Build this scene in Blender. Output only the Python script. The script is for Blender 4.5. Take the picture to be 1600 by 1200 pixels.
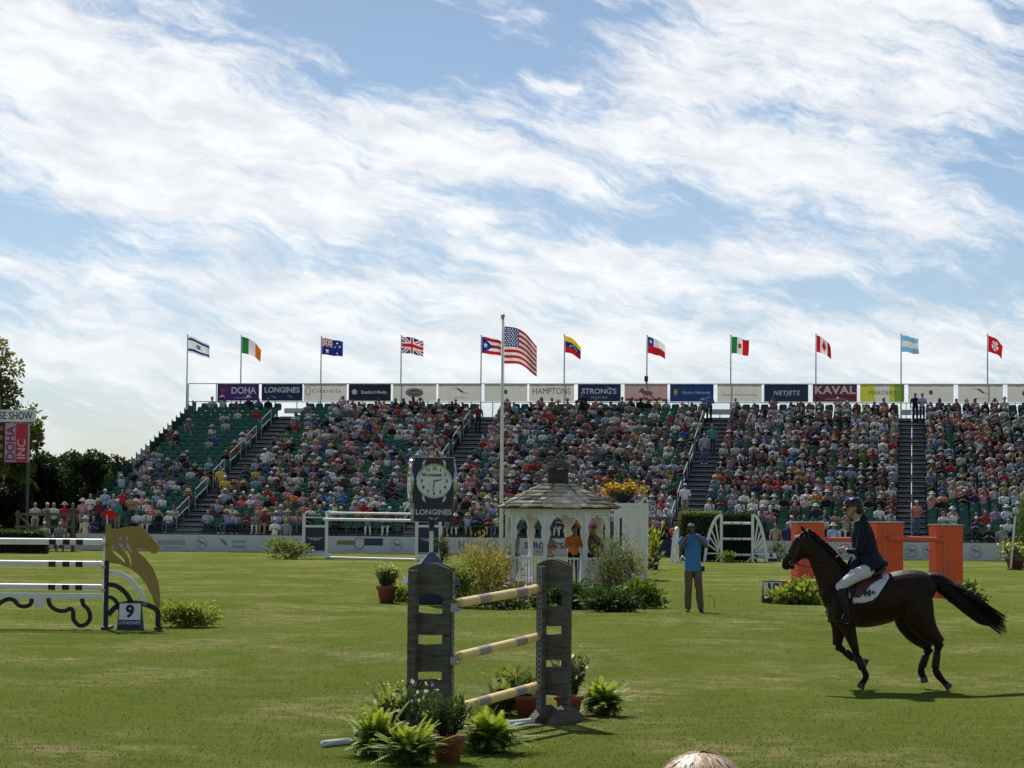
import bpy, bmesh, math, random
import numpy as np
from mathutils import Vector, Matrix
from mathutils.kdtree import KDTree
PI = math.pi
R = math.radians
rnd = random.Random(7)
nr = np.random.RandomState(11)
for o in list(bpy.data.objects): bpy.data.objects.remove(o)
scene = bpy.context.scene
COL = scene.collection

# ---------------------------------------------------------------- camera
F = 3900.0
CAMZ = 2.3
PITCH, ROLL = R(2.82), R(0.5)
cd = bpy.data.cameras.new('camera')
cam = bpy.data.objects.new('camera', cd); COL.objects.link(cam)
cd.sensor_width = 36.0; cd.lens = F / 1600 * 36.0
cd.clip_start = 0.1; cd.clip_end = 6000
CM = Matrix.Translation((0, 0, CAMZ)) @ Matrix.Rotation(PI/2 + PITCH, 4, 'X') @ Matrix.Rotation(ROLL, 4, 'Z')
cam.matrix_world = CM
scene.camera = cam

# ---------------------------------------------------------------- sun and sky
SUN_DIR = Vector((-0.25, 0.84, 1.0)).normalized()      # towards the sun
ELEV = math.asin(SUN_DIR.z)
AZ = math.atan2(SUN_DIR.x, SUN_DIR.y)                  # from +Y towards +X
sl = bpy.data.lights.new('sun', 'SUN'); sl.energy = 4.2; sl.angle = R(0.5); sl.color = (1.0, 0.955, 0.88)
so = bpy.data.objects.new('sun', sl); COL.objects.link(so)
so.rotation_euler = (-SUN_DIR).to_track_quat('-Z', 'Y').to_euler()
w = bpy.data.worlds.new('World'); scene.world = w; w.use_nodes = True
nt = w.node_tree; nt.nodes.clear(); N = nt.nodes; L = nt.links
def nd(t, **k):
    n = N.new(t)
    for a, b in k.items(): setattr(n, a, b)
    return n
sky = nd('ShaderNodeTexSky', sky_type='NISHITA'); sky.sun_disc = False
sky.sun_elevation = ELEV; sky.sun_rotation = AZ
sky.air_density = 1.0; sky.dust_density = 0.6; sky.ozone_density = 2.0
tc = nd('ShaderNodeTexCoord')
sep = nd('ShaderNodeSeparateXYZ'); L.new(tc.outputs['Generated'], sep.inputs[0])
def M2(op, a, b=None, c=None):
    n = nd('ShaderNodeMath', operation=op)
    for i, x in enumerate((a, b, c)):
        if x is None: continue
        if isinstance(x, (int, float)): n.inputs[i].default_value = x
        else: L.new(x, n.inputs[i])
    return n.outputs[0]
# azimuth and elevation in degrees: real directions in the sky
az = M2('MULTIPLY', M2('ARCTAN2', sep.outputs[0], sep.outputs[1]), 57.2958)
el = M2('MULTIPLY', M2('ARCSINE', sep.outputs[2]), 57.2958)
cmb = nd('ShaderNodeCombineXYZ'); L.new(az, cmb.inputs[0]); L.new(el, cmb.inputs[1])
def noise(vec, scale, detail, rough, dist=0.0):
    n = nd('ShaderNodeTexNoise'); n.inputs['Scale'].default_value = scale
    n.inputs['Detail'].default_value = detail; n.inputs['Roughness'].default_value = rough
    n.inputs['Distortion'].default_value = dist
    L.new(vec, n.inputs['Vector']); return n.outputs['Fac']
def mapping(vec, rot, sc, loc=(0, 0, 0)):
    q = nd('ShaderNodeMapping'); q.inputs['Rotation'].default_value = (0, 0, R(rot)); L.new(vec, q.inputs['Vector'])
    m = nd('ShaderNodeMapping'); m.inputs['Scale'].default_value = sc; m.inputs['Location'].default_value = loc
    L.new(q.outputs[0], m.inputs['Vector']); return m.outputs[0]
warp = nd('ShaderNodeTexNoise'); warp.inputs['Scale'].default_value = 0.5; warp.inputs['Detail'].default_value = 4
L.new(cmb.outputs[0], warp.inputs['Vector'])
wv = nd('ShaderNodeVectorMath', operation='SUBTRACT'); L.new(warp.outputs['Color'], wv.inputs[0]); wv.inputs[1].default_value = (.5, .5, .5)
ws = nd('ShaderNodeVectorMath', operation='SCALE'); L.new(wv.outputs[0], ws.inputs[0]); ws.inputs['Scale'].default_value = 1.1
wa = nd('ShaderNodeVectorMath', operation='ADD'); L.new(cmb.outputs[0], wa.inputs[0]); L.new(ws.outputs[0], wa.inputs[1])
WV = wa.outputs[0]
# cloud masses at their places in the sky: (azimuth, elevation, half width, half height, tilt, weight)
def sky_deg(px, py): return ((px-800)/F*57.3, (792-py)/F*57.3)
blobs = [(150, 150, 420, 130, 12, 1.15), (430, 215, 420, 60, 10, .8), (760, 255, 300, 42, 12, .85), (60, 60, 300, 110, 20, .8),
         (180, 300, 380, 60, 6, .8), (560, 340, 330, 42, 5, .55), (1180, 70, 420, 90, -14, .75), (1450, 60, 320, 120, 10, .9),
         (1400, 200, 380, 90, -8, .85), (1250, 270, 260, 50, 14, .7), (1050, 150, 160, 130, 40, .5), (850, 190, 220, 60, 14, .7),
         (1350, 370, 330, 50, -6, .7), (1050, 430, 420, 50, 0, .65), (300, 450, 520, 60, 4, .7), (760, 60, 60, 14, 4, .55), (860, 130, 45, 12, 0, .7),
         (930, 385, 60, 18, -5, .7), (745, 332, 40, 10, 0, .6), (350, 560, 700, 60, 0, .75), (1150, 540, 700, 70, 0, .75), (700, 420, 250, 30, 5, .45),
         (600, 50, 200, 62, 12, -1.1), (905, 90, 75, 60, 30, -.8), (1030, 300, 110, 40, 10, -.7), (540, 415, 280, 20, 3, -.5), (1060, 20, 60, 20, 0, -.2), (1330, 445, 240, 22, -3, -.5), (640, 285, 160, 14, 8, -.4), (200, 355, 260, 14, 4, -.4)]
acc = None
for (px, py, hw, hh, t, wt) in blobs:
    a, e = sky_deg(px, py); k = 57.3/F
    m = nd('ShaderNodeMapping'); m.vector_type = 'TEXTURE'
    m.inputs['Location'].default_value = (a, e, 0); m.inputs['Rotation'].default_value = (0, 0, R(-t)); m.inputs['Scale'].default_value = (hw*k, hh*k, 1)
    L.new(WV, m.inputs['Vector'])
    ln = nd('ShaderNodeVectorMath', operation='LENGTH'); L.new(m.outputs[0], ln.inputs[0])
    g = M2('MULTIPLY', M2('POWER', 2.718, M2('MULTIPLY', M2('MULTIPLY', ln.outputs['Value'], ln.outputs['Value']), -1.1)), wt)
    acc = g if acc is None else M2('ADD', acc, g)
n1 = noise(mapping(WV, 13, (.16, .62, 1)), 1.0, 11, .66, .1)
n2 = noise(mapping(WV, 17, (.42, 2.3, 1), (3, 7, 0)), 1.0, 10, .72, .1)
n3 = noise(mapping(WV, 38, (.25, 1.1, 1), (11, 2, 0)), 1.0, 9, .66)
tex = M2('ADD', M2('MULTIPLY', n1, 1.5), M2('ADD', M2('MULTIPLY', n2, .9), M2('MULTIPLY', n3, .5)))
# cloud density: placed masses plus streaky noise
dens = M2('ADD', M2('MULTIPLY', acc, .70), M2('SUBTRACT', M2('MULTIPLY', tex, 1.85), 2.94))
hz = M2('MULTIPLY', M2('POWER', 2.718, M2('MULTIPLY', M2('MULTIPLY', el, el), -.05)), .42)
dens = M2('ADD', dens, hz)
off = nd('ShaderNodeMapRange', interpolation_type='SMOOTHSTEP'); L.new(M2('ABSOLUTE', az), off.inputs[0]); off.inputs[1].default_value = 14; off.inputs[2].default_value = 40; off.inputs[4].default_value = .22  # extra unseen cloud beyond the view, added to brighten camera-facing surfaces in shade
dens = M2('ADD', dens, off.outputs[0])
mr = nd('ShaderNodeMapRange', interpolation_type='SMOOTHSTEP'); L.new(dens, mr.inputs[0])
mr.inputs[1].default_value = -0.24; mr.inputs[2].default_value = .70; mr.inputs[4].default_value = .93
fade = nd('ShaderNodeMapRange'); L.new(el, fade.inputs[0]); fade.inputs[1].default_value = 10; fade.inputs[2].default_value = 26
fade.inputs[3].default_value = 1; fade.inputs[4].default_value = .55
lowf = nd('ShaderNodeMapRange'); L.new(el, lowf.inputs[0]); lowf.inputs[1].default_value = 0; lowf.inputs[2].default_value = 4.5; lowf.inputs[3].default_value = .55; lowf.inputs[4].default_value = 1
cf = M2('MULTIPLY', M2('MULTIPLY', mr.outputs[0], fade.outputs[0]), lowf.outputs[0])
shade = noise(mapping(WV, 10, (.5, 1.5, 1), (5, 1, 0)), 1.0, 6, .6)
crmp = nd('ShaderNodeValToRGB'); L.new(shade, crmp.inputs[0])
crmp.color_ramp.elements[0].position = .33; crmp.color_ramp.elements[0].color = (7.0, 7.25, 7.7, 1)
crmp.color_ramp.elements[1].position = .6; crmp.color_ramp.elements[1].color = (8.9, 9.0, 9.1, 1)
skyc = nd('ShaderNodeMix', data_type='RGBA', blend_type='MULTIPLY'); skyc.inputs[0].default_value = 1
L.new(sky.outputs[0], skyc.inputs[6]); tr_ = nd('ShaderNodeMapRange'); L.new(el, tr_.inputs[0]); tr_.inputs[1].default_value = 0; tr_.inputs[2].default_value = 13
tmx = nd('ShaderNodeMix', data_type='RGBA'); L.new(tr_.outputs[0], tmx.inputs[0]); tmx.inputs[6].default_value = (.63, .71, .90, 1); tmx.inputs[7].default_value = (.58, .62, .66, 1)
L.new(tmx.outputs[2], skyc.inputs[7])
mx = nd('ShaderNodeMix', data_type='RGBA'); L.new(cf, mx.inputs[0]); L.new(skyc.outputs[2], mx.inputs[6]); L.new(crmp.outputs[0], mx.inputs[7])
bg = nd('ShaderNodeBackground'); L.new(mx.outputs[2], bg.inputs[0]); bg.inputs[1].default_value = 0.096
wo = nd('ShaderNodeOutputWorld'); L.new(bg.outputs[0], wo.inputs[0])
scene.view_settings.view_transform = 'Standard'; scene.view_settings.look = 'None'
scene.view_settings.exposure = 0.25; scene.view_settings.gamma = 1.0
scene.render.resolution_x = 1024; scene.render.resolution_y = 768

# ---------------------------------------------------------------- pixel -> place
CR = CM.to_3x3()
def ray(px, py): return (CR @ Vector(((px-800)/F, (600-py)/F, -1.0)))
def G(x, y):
    """height of the gently rolling field"""
    def g(cx, cy, s, a): return a*math.exp(-((x-cx)**2+(y-cy)**2)/(2*s*s))
    return g(3.5, 49, 3.2, .16) + g(5.4, 33.5, 4.0, -.17)
def ground(px, py):
    d = ray(px, py); t = (CAMZ)/-d.z
    for _ in range(12):
        p = Vector((0, 0, CAMZ)) + d*t
        t = (G(p.x, p.y)-CAMZ)/d.z
    return Vector((0, 0, CAMZ)) + d*t
def at(px, py, Y):
    d = ray(px, py); return Vector((0, 0, CAMZ)) + d*(Y/d.y)
def plane_hit(px, py, p0, n):
    d = ray(px, py); o = Vector((0, 0, CAMZ)); t = (p0-o).dot(n)/d.dot(n); return o+d*t

# ---------------------------------------------------------------- object helpers
def tag(o, label=None, cat=None, group=None, kind=None):
    if label: o['label'] = label
    if cat: o['category'] = cat
    if group: o['group'] = group
    if kind: o['kind'] = kind
    return o
def thing(name, label, cat, loc=(0, 0, 0), rz=0, group=None):
    o = bpy.data.objects.new(name, None); COL.objects.link(o); o.empty_display_size = .2
    o.location = loc; o.rotation_euler = (0, 0, rz)
    return tag(o, label, cat, group)
KIDS = {}
def link(name, me, parent=None):
    o = bpy.data.objects.new(name, me); COL.objects.link(o)
    if parent is not None:
        o.parent = parent; KIDS.setdefault(parent.name, []).append(o)
    return o
def copy_tree(o, parent=None, loc=None, rz=None, label=None, group=None, scale=None):
    c = o.copy(); COL.objects.link(c)
    if parent is not None: c.parent = parent; KIDS.setdefault(parent.name, []).append(c)
    if loc is not None: c.location = loc
    if rz is not None: c.rotation_euler = (0, 0, rz)
    if scale is not None: c.scale = (scale,)*3 if isinstance(scale, (int, float)) else scale
    if label: c['label'] = label
    if group: c['group'] = group
    for ch in list(KIDS.get(o.name, [])): copy_tree(ch, c)
    return c

class MB:
    def __init__(s): s.v = []; s.f = []; s.m = []
    def add(s, vs, fs, mat=0, M=None):
        b = len(s.v)
        s.v += [tuple(M @ Vector(p)) for p in vs] if M is not None else [tuple(p) for p in vs]
        s.f += [tuple(i+b for i in f) for f in fs]; s.m += [mat]*len(fs)
    def box(s, c, d, mat=0, M=None):
        x, y, z = c; a, b, h = d[0]/2, d[1]/2, d[2]/2
        vs = [(x+i*a, y+j*b, z+k*h) for k in (-1, 1) for j in (-1, 1) for i in (-1, 1)]
        s.add(vs, [(0, 2, 3, 1), (4, 5, 7, 6), (0, 1, 5, 4), (2, 6, 7, 3), (0, 4, 6, 2), (1, 3, 7, 5)], mat, M)
    def bar(s, p, q, w_, h_, mat=0, up=(0, 0, 1)):
        p, q = Vector(p), Vector(q); d = (q-p); l = d.length; d.normalize()
        sd = d.cross(Vector(up))
        if sd.length < 1e-4: sd = Vector((1, 0, 0))
        sd.normalize(); u = sd.cross(d)
        vs = [p+sd*(i*w_/2)+u*(k*h_/2)+d*(j*l) for k in (-1, 1) for j in (0, 1) for i in (-1, 1)]
        s.add(vs, [(0, 2, 3, 1), (4, 5, 7, 6), (0, 1, 5, 4), (2, 6, 7, 3), (0, 4, 6, 2), (1, 3, 7, 5)], mat)
    def loft(s, pts, rad, n=10, mat=0, side=None, cap=True, close_tip=False):
        """rad: list of r or (r_in_path_plane, r_sideways); side: fixed sideways axis"""
        pts = [Vector(p) for p in pts]; b = len(s.v); k = len(pts)
        ref = Vector(side) if side is not None else None; prev = None
        for i, p in enumerate(pts):
            t = (pts[min(i+1, k-1)]-pts[max(i-1, 0)])
            if t.length < 1e-9: t = Vector((0, 0, 1))
            t.normalize()
            if ref is not None: sd = (ref - t*ref.dot(t)); sd = sd.normalized() if sd.length > 1e-5 else prev
            elif prev is None:
                sd = t.cross(Vector((0, 1, 0)) if abs(t.y) < .9 else Vector((1, 0, 0))).normalized()
            else: sd = (prev - t*prev.dot(t)).normalized()
            prev = sd; up = t.cross(sd)
            r = rad[i]; ru, rs = r if isinstance(r, (tuple, list)) else (r, r)
            for j in range(n):
                a = 2*PI*j/n
                s.v.append(tuple(p + sd*(math.cos(a)*rs) + up*(math.sin(a)*ru)))
        for i in range(k-1):
            for j in range(n):
                a, c = b+i*n+j, b+i*n+(j+1) % n
                s.f.append((a, c, c+n, a+n)); s.m.append(mat)
        if cap:
            s.f.append(tuple(b+j for j in range(n))[::-1]); s.m.append(mat)
            s.f.append(tuple(b+(k-1)*n+j for j in range(n))); s.m.append(mat)
    def tube(s, p, q, r, r2=None, n=10, mat=0):
        s.loft([p, q], [r, r if r2 is None else r2], n, mat)
    def ell(s, c, r, mat=0, nu=12, nv=8, M=None):
        vs = [(c[0], c[1], c[2]+r[2])]; fs = []
        for i in range(1, nv):
            th = PI*i/nv
            for j in range(nu):
                a = 2*PI*j/nu
                vs.append((c[0]+r[0]*math.sin(th)*math.cos(a), c[1]+r[1]*math.sin(th)*math.sin(a), c[2]+r[2]*math.cos(th)))
        vs.append((c[0], c[1], c[2]-r[2])); e = len(vs)-1
        for j in range(nu): fs.append((0, 1+j, 1+(j+1) % nu)); fs.append((e, e-nu+(j+1) % nu, e-nu+j))
        for i in range(nv-2):
            for j in range(nu):
                a, b2 = 1+i*nu+j, 1+i*nu+(j+1) % nu
                fs.append((a, a+nu, b2+nu, b2))
        s.add(vs, fs, mat, M)
    def lathe(s, prof, n=20, mat=0, c=(0, 0, 0)):
        b = len(s.v); k = len(prof)
        for (r, z) in prof:
            for j in range(n):
                a = 2*PI*j/n; s.v.append((c[0]+r*math.cos(a), c[1]+r*math.sin(a), c[2]+z))
        for i in range(k-1):
            for j in range(n):
                a, d = b+i*n+j, b+i*n+(j+1) % n
                s.f.append((a, d, d+n, a+n)); s.m.append(mat)
        s.f.append(tuple(b+j for j in range(n))[::-1]); s.m.append(mat)
        s.f.append(tuple(b+(k-1)*n+j for j in range(n))); s.m.append(mat)
    def strip(s, pts, w_, y0, y1, mat=0):
        """flat curved board in the XZ plane: centreline pts (x,z), width w_ (number or list)"""
        k = len(pts); vs = []
        for i in range(k):
            a, c = pts[max(i-1, 0)], pts[min(i+1, k-1)]
            tx, tz = c[0]-a[0], c[1]-a[1]; l = math.hypot(tx, tz) or 1
            nx, nz = -tz/l, tx/l; h = (w_[i] if isinstance(w_, (list, tuple)) else w_)/2
            x, z = pts[i]
            vs += [(x+nx*h, y0, z+nz*h), (x-nx*h, y0, z-nz*h), (x-nx*h, y1, z-nz*h), (x+nx*h, y1, z+nz*h)]
        fs = [(3, 2, 1, 0), tuple(4*(k-1)+i for i in range(4))]
        for i in range(k-1):
            for j in range(4):
                a, c = 4*i+j, 4*i+(j+1) % 4
                fs.append((a, c, c+4, a+4))
        s.add(vs, fs, mat)
    def build(s, name, mats, parent=None, smooth=False, bevel=0.0):
        me = bpy.data.meshes.new(name); me.from_pydata(s.v, [], s.f)
        mats = mats if isinstance(mats, (list, tuple)) else [mats]
        for m in mats: me.materials.append(m)
        me.polygons.foreach_set('material_index', s.m)
        if smooth: me.polygons.foreach_set('use_smooth', [True]*len(s.f))
        me.update()
        if bevel:
            bm = bmesh.new(); bm.from_mesh(me)
            bmesh.ops.bevel(bm, geom=[e for e in bm.edges if e.is_manifold and e.calc_face_angle(0) > .7], offset=bevel, segments=1, affect='EDGES')
            bm.to_mesh(me); bm.free()
        return link(name, me, parent)

def npmesh(name, V, Fc, mats, cols=None, midx=None, parent=None, smooth=False):
    """big mesh from numpy arrays: V (n,3), Fc (m,k) with k 3 or 4; cols (m,3) one colour per face"""
    me = bpy.data.meshes.new(name); n, m, k = len(V), len(Fc), Fc.shape[1]
    me.vertices.add(n); me.vertices.foreach_set('co', np.ascontiguousarray(V, dtype=np.float32).ravel())
    me.loops.add(m*k); me.loops.foreach_set('vertex_index', np.ascontiguousarray(Fc, dtype=np.int32).ravel())
    me.polygons.add(m); me.polygons.foreach_set('loop_start', np.arange(0, m*k, k, dtype=np.int32))
    try: me.polygons.foreach_set('loop_total', np.full(m, k, dtype=np.int32))
    except Exception: pass
    for mt in (mats if isinstance(mats, (list, tuple)) else [mats]): me.materials.append(mt)
    if midx is not None: me.polygons.foreach_set('material_index', np.ascontiguousarray(midx, dtype=np.int32))
    if cols is not None:
        a = me.color_attributes.new('Col', 'FLOAT_COLOR', 'CORNER')
        c = np.ones((m*k, 4), dtype=np.float32); c[:, :3] = np.repeat(cols, k, axis=0)
        a.data.foreach_set('color', c.ravel())
    if smooth: me.polygons.foreach_set('use_smooth', np.ones(m, dtype=bool))
    me.update(calc_edges=True); me.validate()
    return link(name, me, parent)

def text_geo(txt, size, align='CENTER', ext=.004, bold=0.0, xs=1.0, spacing=1.0, shear=0.0):
    cu = bpy.data.curves.new('t', 'FONT'); cu.body = txt; cu.size = size; cu.align_x = align; cu.align_y = 'CENTER'
    cu.extrude = ext; cu.offset = bold; cu.space_character = spacing; cu.resolution_u = 3; cu.shear = shear
    ob = bpy.data.objects.new('t', cu); COL.objects.link(ob)
    dg = bpy.context.evaluated_depsgraph_get(); ev = ob.evaluated_get(dg); me = ev.to_mesh()
    vs = [(v.co.x*xs, v.co.y, v.co.z) for v in me.vertices]; fs = [tuple(p.vertices) for p in me.polygons]
    ev.to_mesh_clear(); bpy.data.objects.remove(ob); bpy.data.curves.remove(cu)
    return vs, fs
def put_text(mb, txt, x, y, z, size, mat=0, **k):
    """text standing in the XZ plane, facing -Y"""
    rot = k.pop('rot', 0)
    vs, fs = text_geo(txt, size, **k)
    c, s = math.cos(rot), math.sin(rot)
    mb.add([(x+a*c-b*s, y-d, z+a*s+b*c) for a, b, d in vs], fs, mat)
def fill_geo(loops, ext):
    """filled outline with holes: loops of (x,z); front faces -Y, half thickness ext"""
    cu = bpy.data.curves.new('c', 'CURVE'); cu.dimensions = '2D'; cu.fill_mode = 'BOTH'; cu.extrude = ext
    for lp in loops:
        sp = cu.splines.new('POLY'); sp.points.add(len(lp)-1)
        for i, (x, z) in enumerate(lp): sp.points[i].co = (x, z, 0, 1)
        sp.use_cyclic_u = True
    ob = bpy.data.objects.new('c', cu); COL.objects.link(ob)
    dg = bpy.context.evaluated_depsgraph_get(); ev = ob.evaluated_get(dg); me = ev.to_mesh()
    vs = [(v.co.x, -v.co.z, v.co.y) for v in me.vertices]; fs = [tuple(p.vertices) for p in me.polygons]
    ev.to_mesh_clear(); bpy.data.objects.remove(ob); bpy.data.curves.remove(cu)
    return vs, fs
def smooth_loop(pts, k=4, closed=True):
    """Catmull-Rom through the points"""
    out = []; n = len(pts)
    rng = range(n) if closed else range(n-1)
    for i in rng:
        g = (lambda j: pts[j % n]) if closed else (lambda j: pts[max(0, min(n-1, j))])
        p0, p1, p2, p3 = g(i-1), g(i), g(i+1), g(i+2)
        for q in range(k):
            t = q/k
            out.append(tuple(.5*((2*p1[a]) + (-p0[a]+p2[a])*t + (2*p0[a]-5*p1[a]+4*p2[a]-p3[a])*t*t + (-p0[a]+3*p1[a]-3*p2[a]+p3[a])*t**3) for a in range(len(p1))))
    if not closed: out.append(tuple(pts[-1]))
    return out

# ---------------------------------------------------------------- materials
MATS = {}
def mat(name, col, rough=.6, var=.15, scale=6.0, bump=0.0, bscale=40.0, spec=.4, trans=0.0, metal=0.0, attr=False, objcol=False, col2=None, stretch=(1, 1, 1), transcol=None, coat=0):
    """procedural material: noise varies the colour; trans mixes in translucency for cloth and leaves"""
    if name in MATS: return MATS[name]
    m = bpy.data.materials.new(name); m.use_nodes = True; t = m.node_tree; n = t.nodes; l = t.links
    p = n['Principled BSDF']; p.inputs['Roughness'].default_value = rough; p.inputs['Specular IOR Level'].default_value = spec
    p.inputs['Metallic'].default_value = metal
    if coat: p.inputs['Coat Weight'].default_value = coat
    tcn = n.new('ShaderNodeTexCoord'); mp = n.new('ShaderNodeMapping'); mp.inputs['Scale'].default_value = stretch
    l.new(tcn.outputs['Object'], mp.inputs[0])
    no = n.new('ShaderNodeTexNoise'); no.inputs['Scale'].default_value = scale; no.inputs['Detail'].default_value = 5; no.inputs['Roughness'].default_value = .65
    l.new(mp.outputs[0], no.inputs['Vector'])
    mrn = n.new('ShaderNodeMapRange'); l.new(no.outputs['Fac'], mrn.inputs[0]); mrn.inputs[1].default_value = .3; mrn.inputs[2].default_value = .7
    if col2 is not None: mrn.inputs[3].default_value = 0; mrn.inputs[4].default_value = 1
    else: mrn.inputs[3].default_value = 1-var; mrn.inputs[4].default_value = 1+var
    mixn = n.new('ShaderNodeMix'); mixn.data_type = 'RGBA'
    if col2 is not None:
        l.new(mrn.outputs[0], mixn.inputs[0]); mixn.inputs[6].default_value = (*col, 1); mixn.inputs[7].default_value = (*col2, 1)
    else:
        mixn.blend_type = 'MULTIPLY'; mixn.inputs[0].default_value = 1
        if attr: a = n.new('ShaderNodeAttribute'); a.attribute_name = 'Col'; l.new(a.outputs['Color'], mixn.inputs[6])
        elif objcol: a = n.new('ShaderNodeObjectInfo'); l.new(a.outputs['Color'], mixn.inputs[6])
        else: mixn.inputs[6].default_value = (*col, 1)
        cx = n.new('ShaderNodeCombineColor'); [l.new(mrn.outputs[0], cx.inputs[i]) for i in range(3)]
        l.new(cx.outputs[0], mixn.inputs[7])
    l.new(mixn.outputs[2], p.inputs['Base Color'])
    if bump:
        b = n.new('ShaderNodeBump'); b.inputs['Strength'].default_value = bump; b.inputs['Distance'].default_value = .02
        n2_ = n.new('ShaderNodeTexNoise'); n2_.inputs['Scale'].default_value = bscale; n2_.inputs['Detail'].default_value = 4
        l.new(mp.outputs[0], n2_.inputs['Vector']); l.new(n2_.outputs['Fac'], b.inputs['Height']); l.new(b.outputs[0], p.inputs['Normal'])
    if trans:
        tr = n.new('ShaderNodeBsdfTranslucent'); ms = n.new('ShaderNodeMixShader'); ms.inputs[0].default_value = trans
        if transcol:
            tm = n.new('ShaderNodeMix'); tm.data_type = 'RGBA'; tm.blend_type = 'MULTIPLY'; tm.inputs[0].default_value = 1
            l.new(mixn.outputs[2], tm.inputs[6]); tm.inputs[7].default_value = (*transcol, 1); l.new(tm.outputs[2], tr.inputs[0])
        else: l.new(mixn.outputs[2], tr.inputs[0])
        l.new(p.outputs[0], ms.inputs[1]); l.new(tr.outputs[0], ms.inputs[2]); l.new(ms.outputs[0], n['Material Output'].inputs[0])
    MATS[name] = m; return m
white_paint = mat('white_paint', (.78, .78, .76), .45, .06, 5, .1)
navy = mat('navy_paint', (.02, .025, .06), .4, .15, 5)
black = mat('black_paint', (.012, .012, .014), .45, .2, 6)
steel = mat('galvanised_steel', (.35, .37, .38), .4, .12, 8, metal=.6)
dark_steel = mat('dark_steel', (.06, .065, .07), .5, .2, 8)
flower_white = mat('white_petal', (.8, .8, .72), .6, .1, trans=.3)
flower_yellow = mat('yellow_petal', (.75, .5, .03), .6, .2, trans=.3)
flower_red = mat('red_petal', (.5, .03, .04), .6, .2, trans=.3)
# ---------------------------------------------------------------- ground
def grass_mat():
    m = bpy.data.materials.new('turf'); m.use_nodes = True; t = m.node_tree; n = t.nodes; l = t.links
    p = n['Principled BSDF']; p.inputs['Roughness'].default_value = .95; p.inputs['Specular IOR Level'].default_value = 0.0
    tcn = n.new('ShaderNodeTexCoord')
    def nz(s, d, r_, st=(1, 1, 1)):
        mp = n.new('ShaderNodeMapping'); mp.inputs['Scale'].default_value = st; l.new(tcn.outputs['Object'], mp.inputs[0])
        q = n.new('ShaderNodeTexNoise'); q.inputs['Scale'].default_value = s; q.inputs['Detail'].default_value = d; q.inputs['Roughness'].default_value = r_
        l.new(mp.outputs[0], q.inputs['Vector']); return q.outputs['Fac']
    def rg(x, a, b, c=0, d=1):
        q = n.new('ShaderNodeMapRange'); l.new(x, q.inputs[0]); q.inputs[1].default_value = a; q.inputs[2].default_value = b; q.inputs[3].default_value = c; q.inputs[4].default_value = d; return q.outputs[0]
    def mixc(f, a, b):
        q = n.new('ShaderNodeMix'); q.data_type = 'RGBA'; l.new(f, q.inputs[0])
        for i, x in ((6, a), (7, b)):
            if isinstance(x, tuple): q.inputs[i].default_value = (*x, 1)
            else: l.new(x, q.inputs[i])
        return q.outputs[2]
    c = mixc(rg(nz(.12, 5, .6), .35, .65), GR_A, GR_B)
    c = mixc(rg(nz(1.7, 6, .7), .35, .7), c, GR_C)
    c = mixc(rg(nz(14, 4, .75), .5, .8, 0, .6), c, GR_D)
    def mul(a, b):
        q = n.new('ShaderNodeMath'); q.operation = 'MULTIPLY'; l.new(a, q.inputs[0]); l.new(b, q.inputs[1]); return q.outputs[0]
    dry = mul(rg(nz(.3, 3, .6, (1, .8, 1)), .47, .62), rg(nz(2.2, 7, .78), .42, .62))
    c = mixc(mul(dry, rg(nz(30, 3, .6), .2, .7, .35, .95)), c, GR_E)
    vo = n.new('ShaderNodeTexVoronoi'); vo.inputs['Scale'].default_value = 1.5; mpv = n.new('ShaderNodeMapping'); l.new(tcn.outputs['Object'], mpv.inputs[0]); l.new(mpv.outputs[0], vo.inputs['Vector'])
    dv = mul(rg(vo.outputs['Distance'], .05, .13, 1, 0), rg(nz(.25, 3, .6), .52, .60, 0, .75))
    c = mixc(dv, c, (.085, .065, .03))
    l.new(c, p.inputs['Base Color'])
    b = n.new('ShaderNodeBump'); b.inputs['Strength'].default_value = .9; b.inputs['Distance'].default_value = .05
    l.new(nz(22, 6, .8), b.inputs['Height']); l.new(b.outputs[0], p.inputs['Normal'])
    return m
GR_A = (.146, .180, .034); GR_B = (.100, .146, .026); GR_C = (.172, .200, .048); GR_D = (.075, .115, .018); GR_E = (.40, .33, .17)
turf = grass_mat()
xs = np.concatenate([[-3000, -600, -150, -60], np.arange(-30, 30.1, .75), [60, 150, 600, 3000]])
ys = np.concatenate([[-300, -60, 0], np.arange(6, 75.1, .75), [90, 120, 160, 300, 900, 4000]])
X_, Y_ = np.meshgrid(xs, ys); nx_, ny_ = len(xs), len(ys)
Zg = np.array([G(a, b) for a, b in zip(X_.ravel(), Y_.ravel())])
V = np.stack([X_.ravel(), Y_.ravel(), Zg], 1)
ii = (np.arange(ny_-1)[:, None]*nx_+np.arange(nx_-1)[None]).ravel()
gr = npmesh('grass_ground', V, np.stack([ii, ii+1, ii+1+nx_, ii+nx_], 1), turf, smooth=True); tag(gr, kind='structure')

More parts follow.
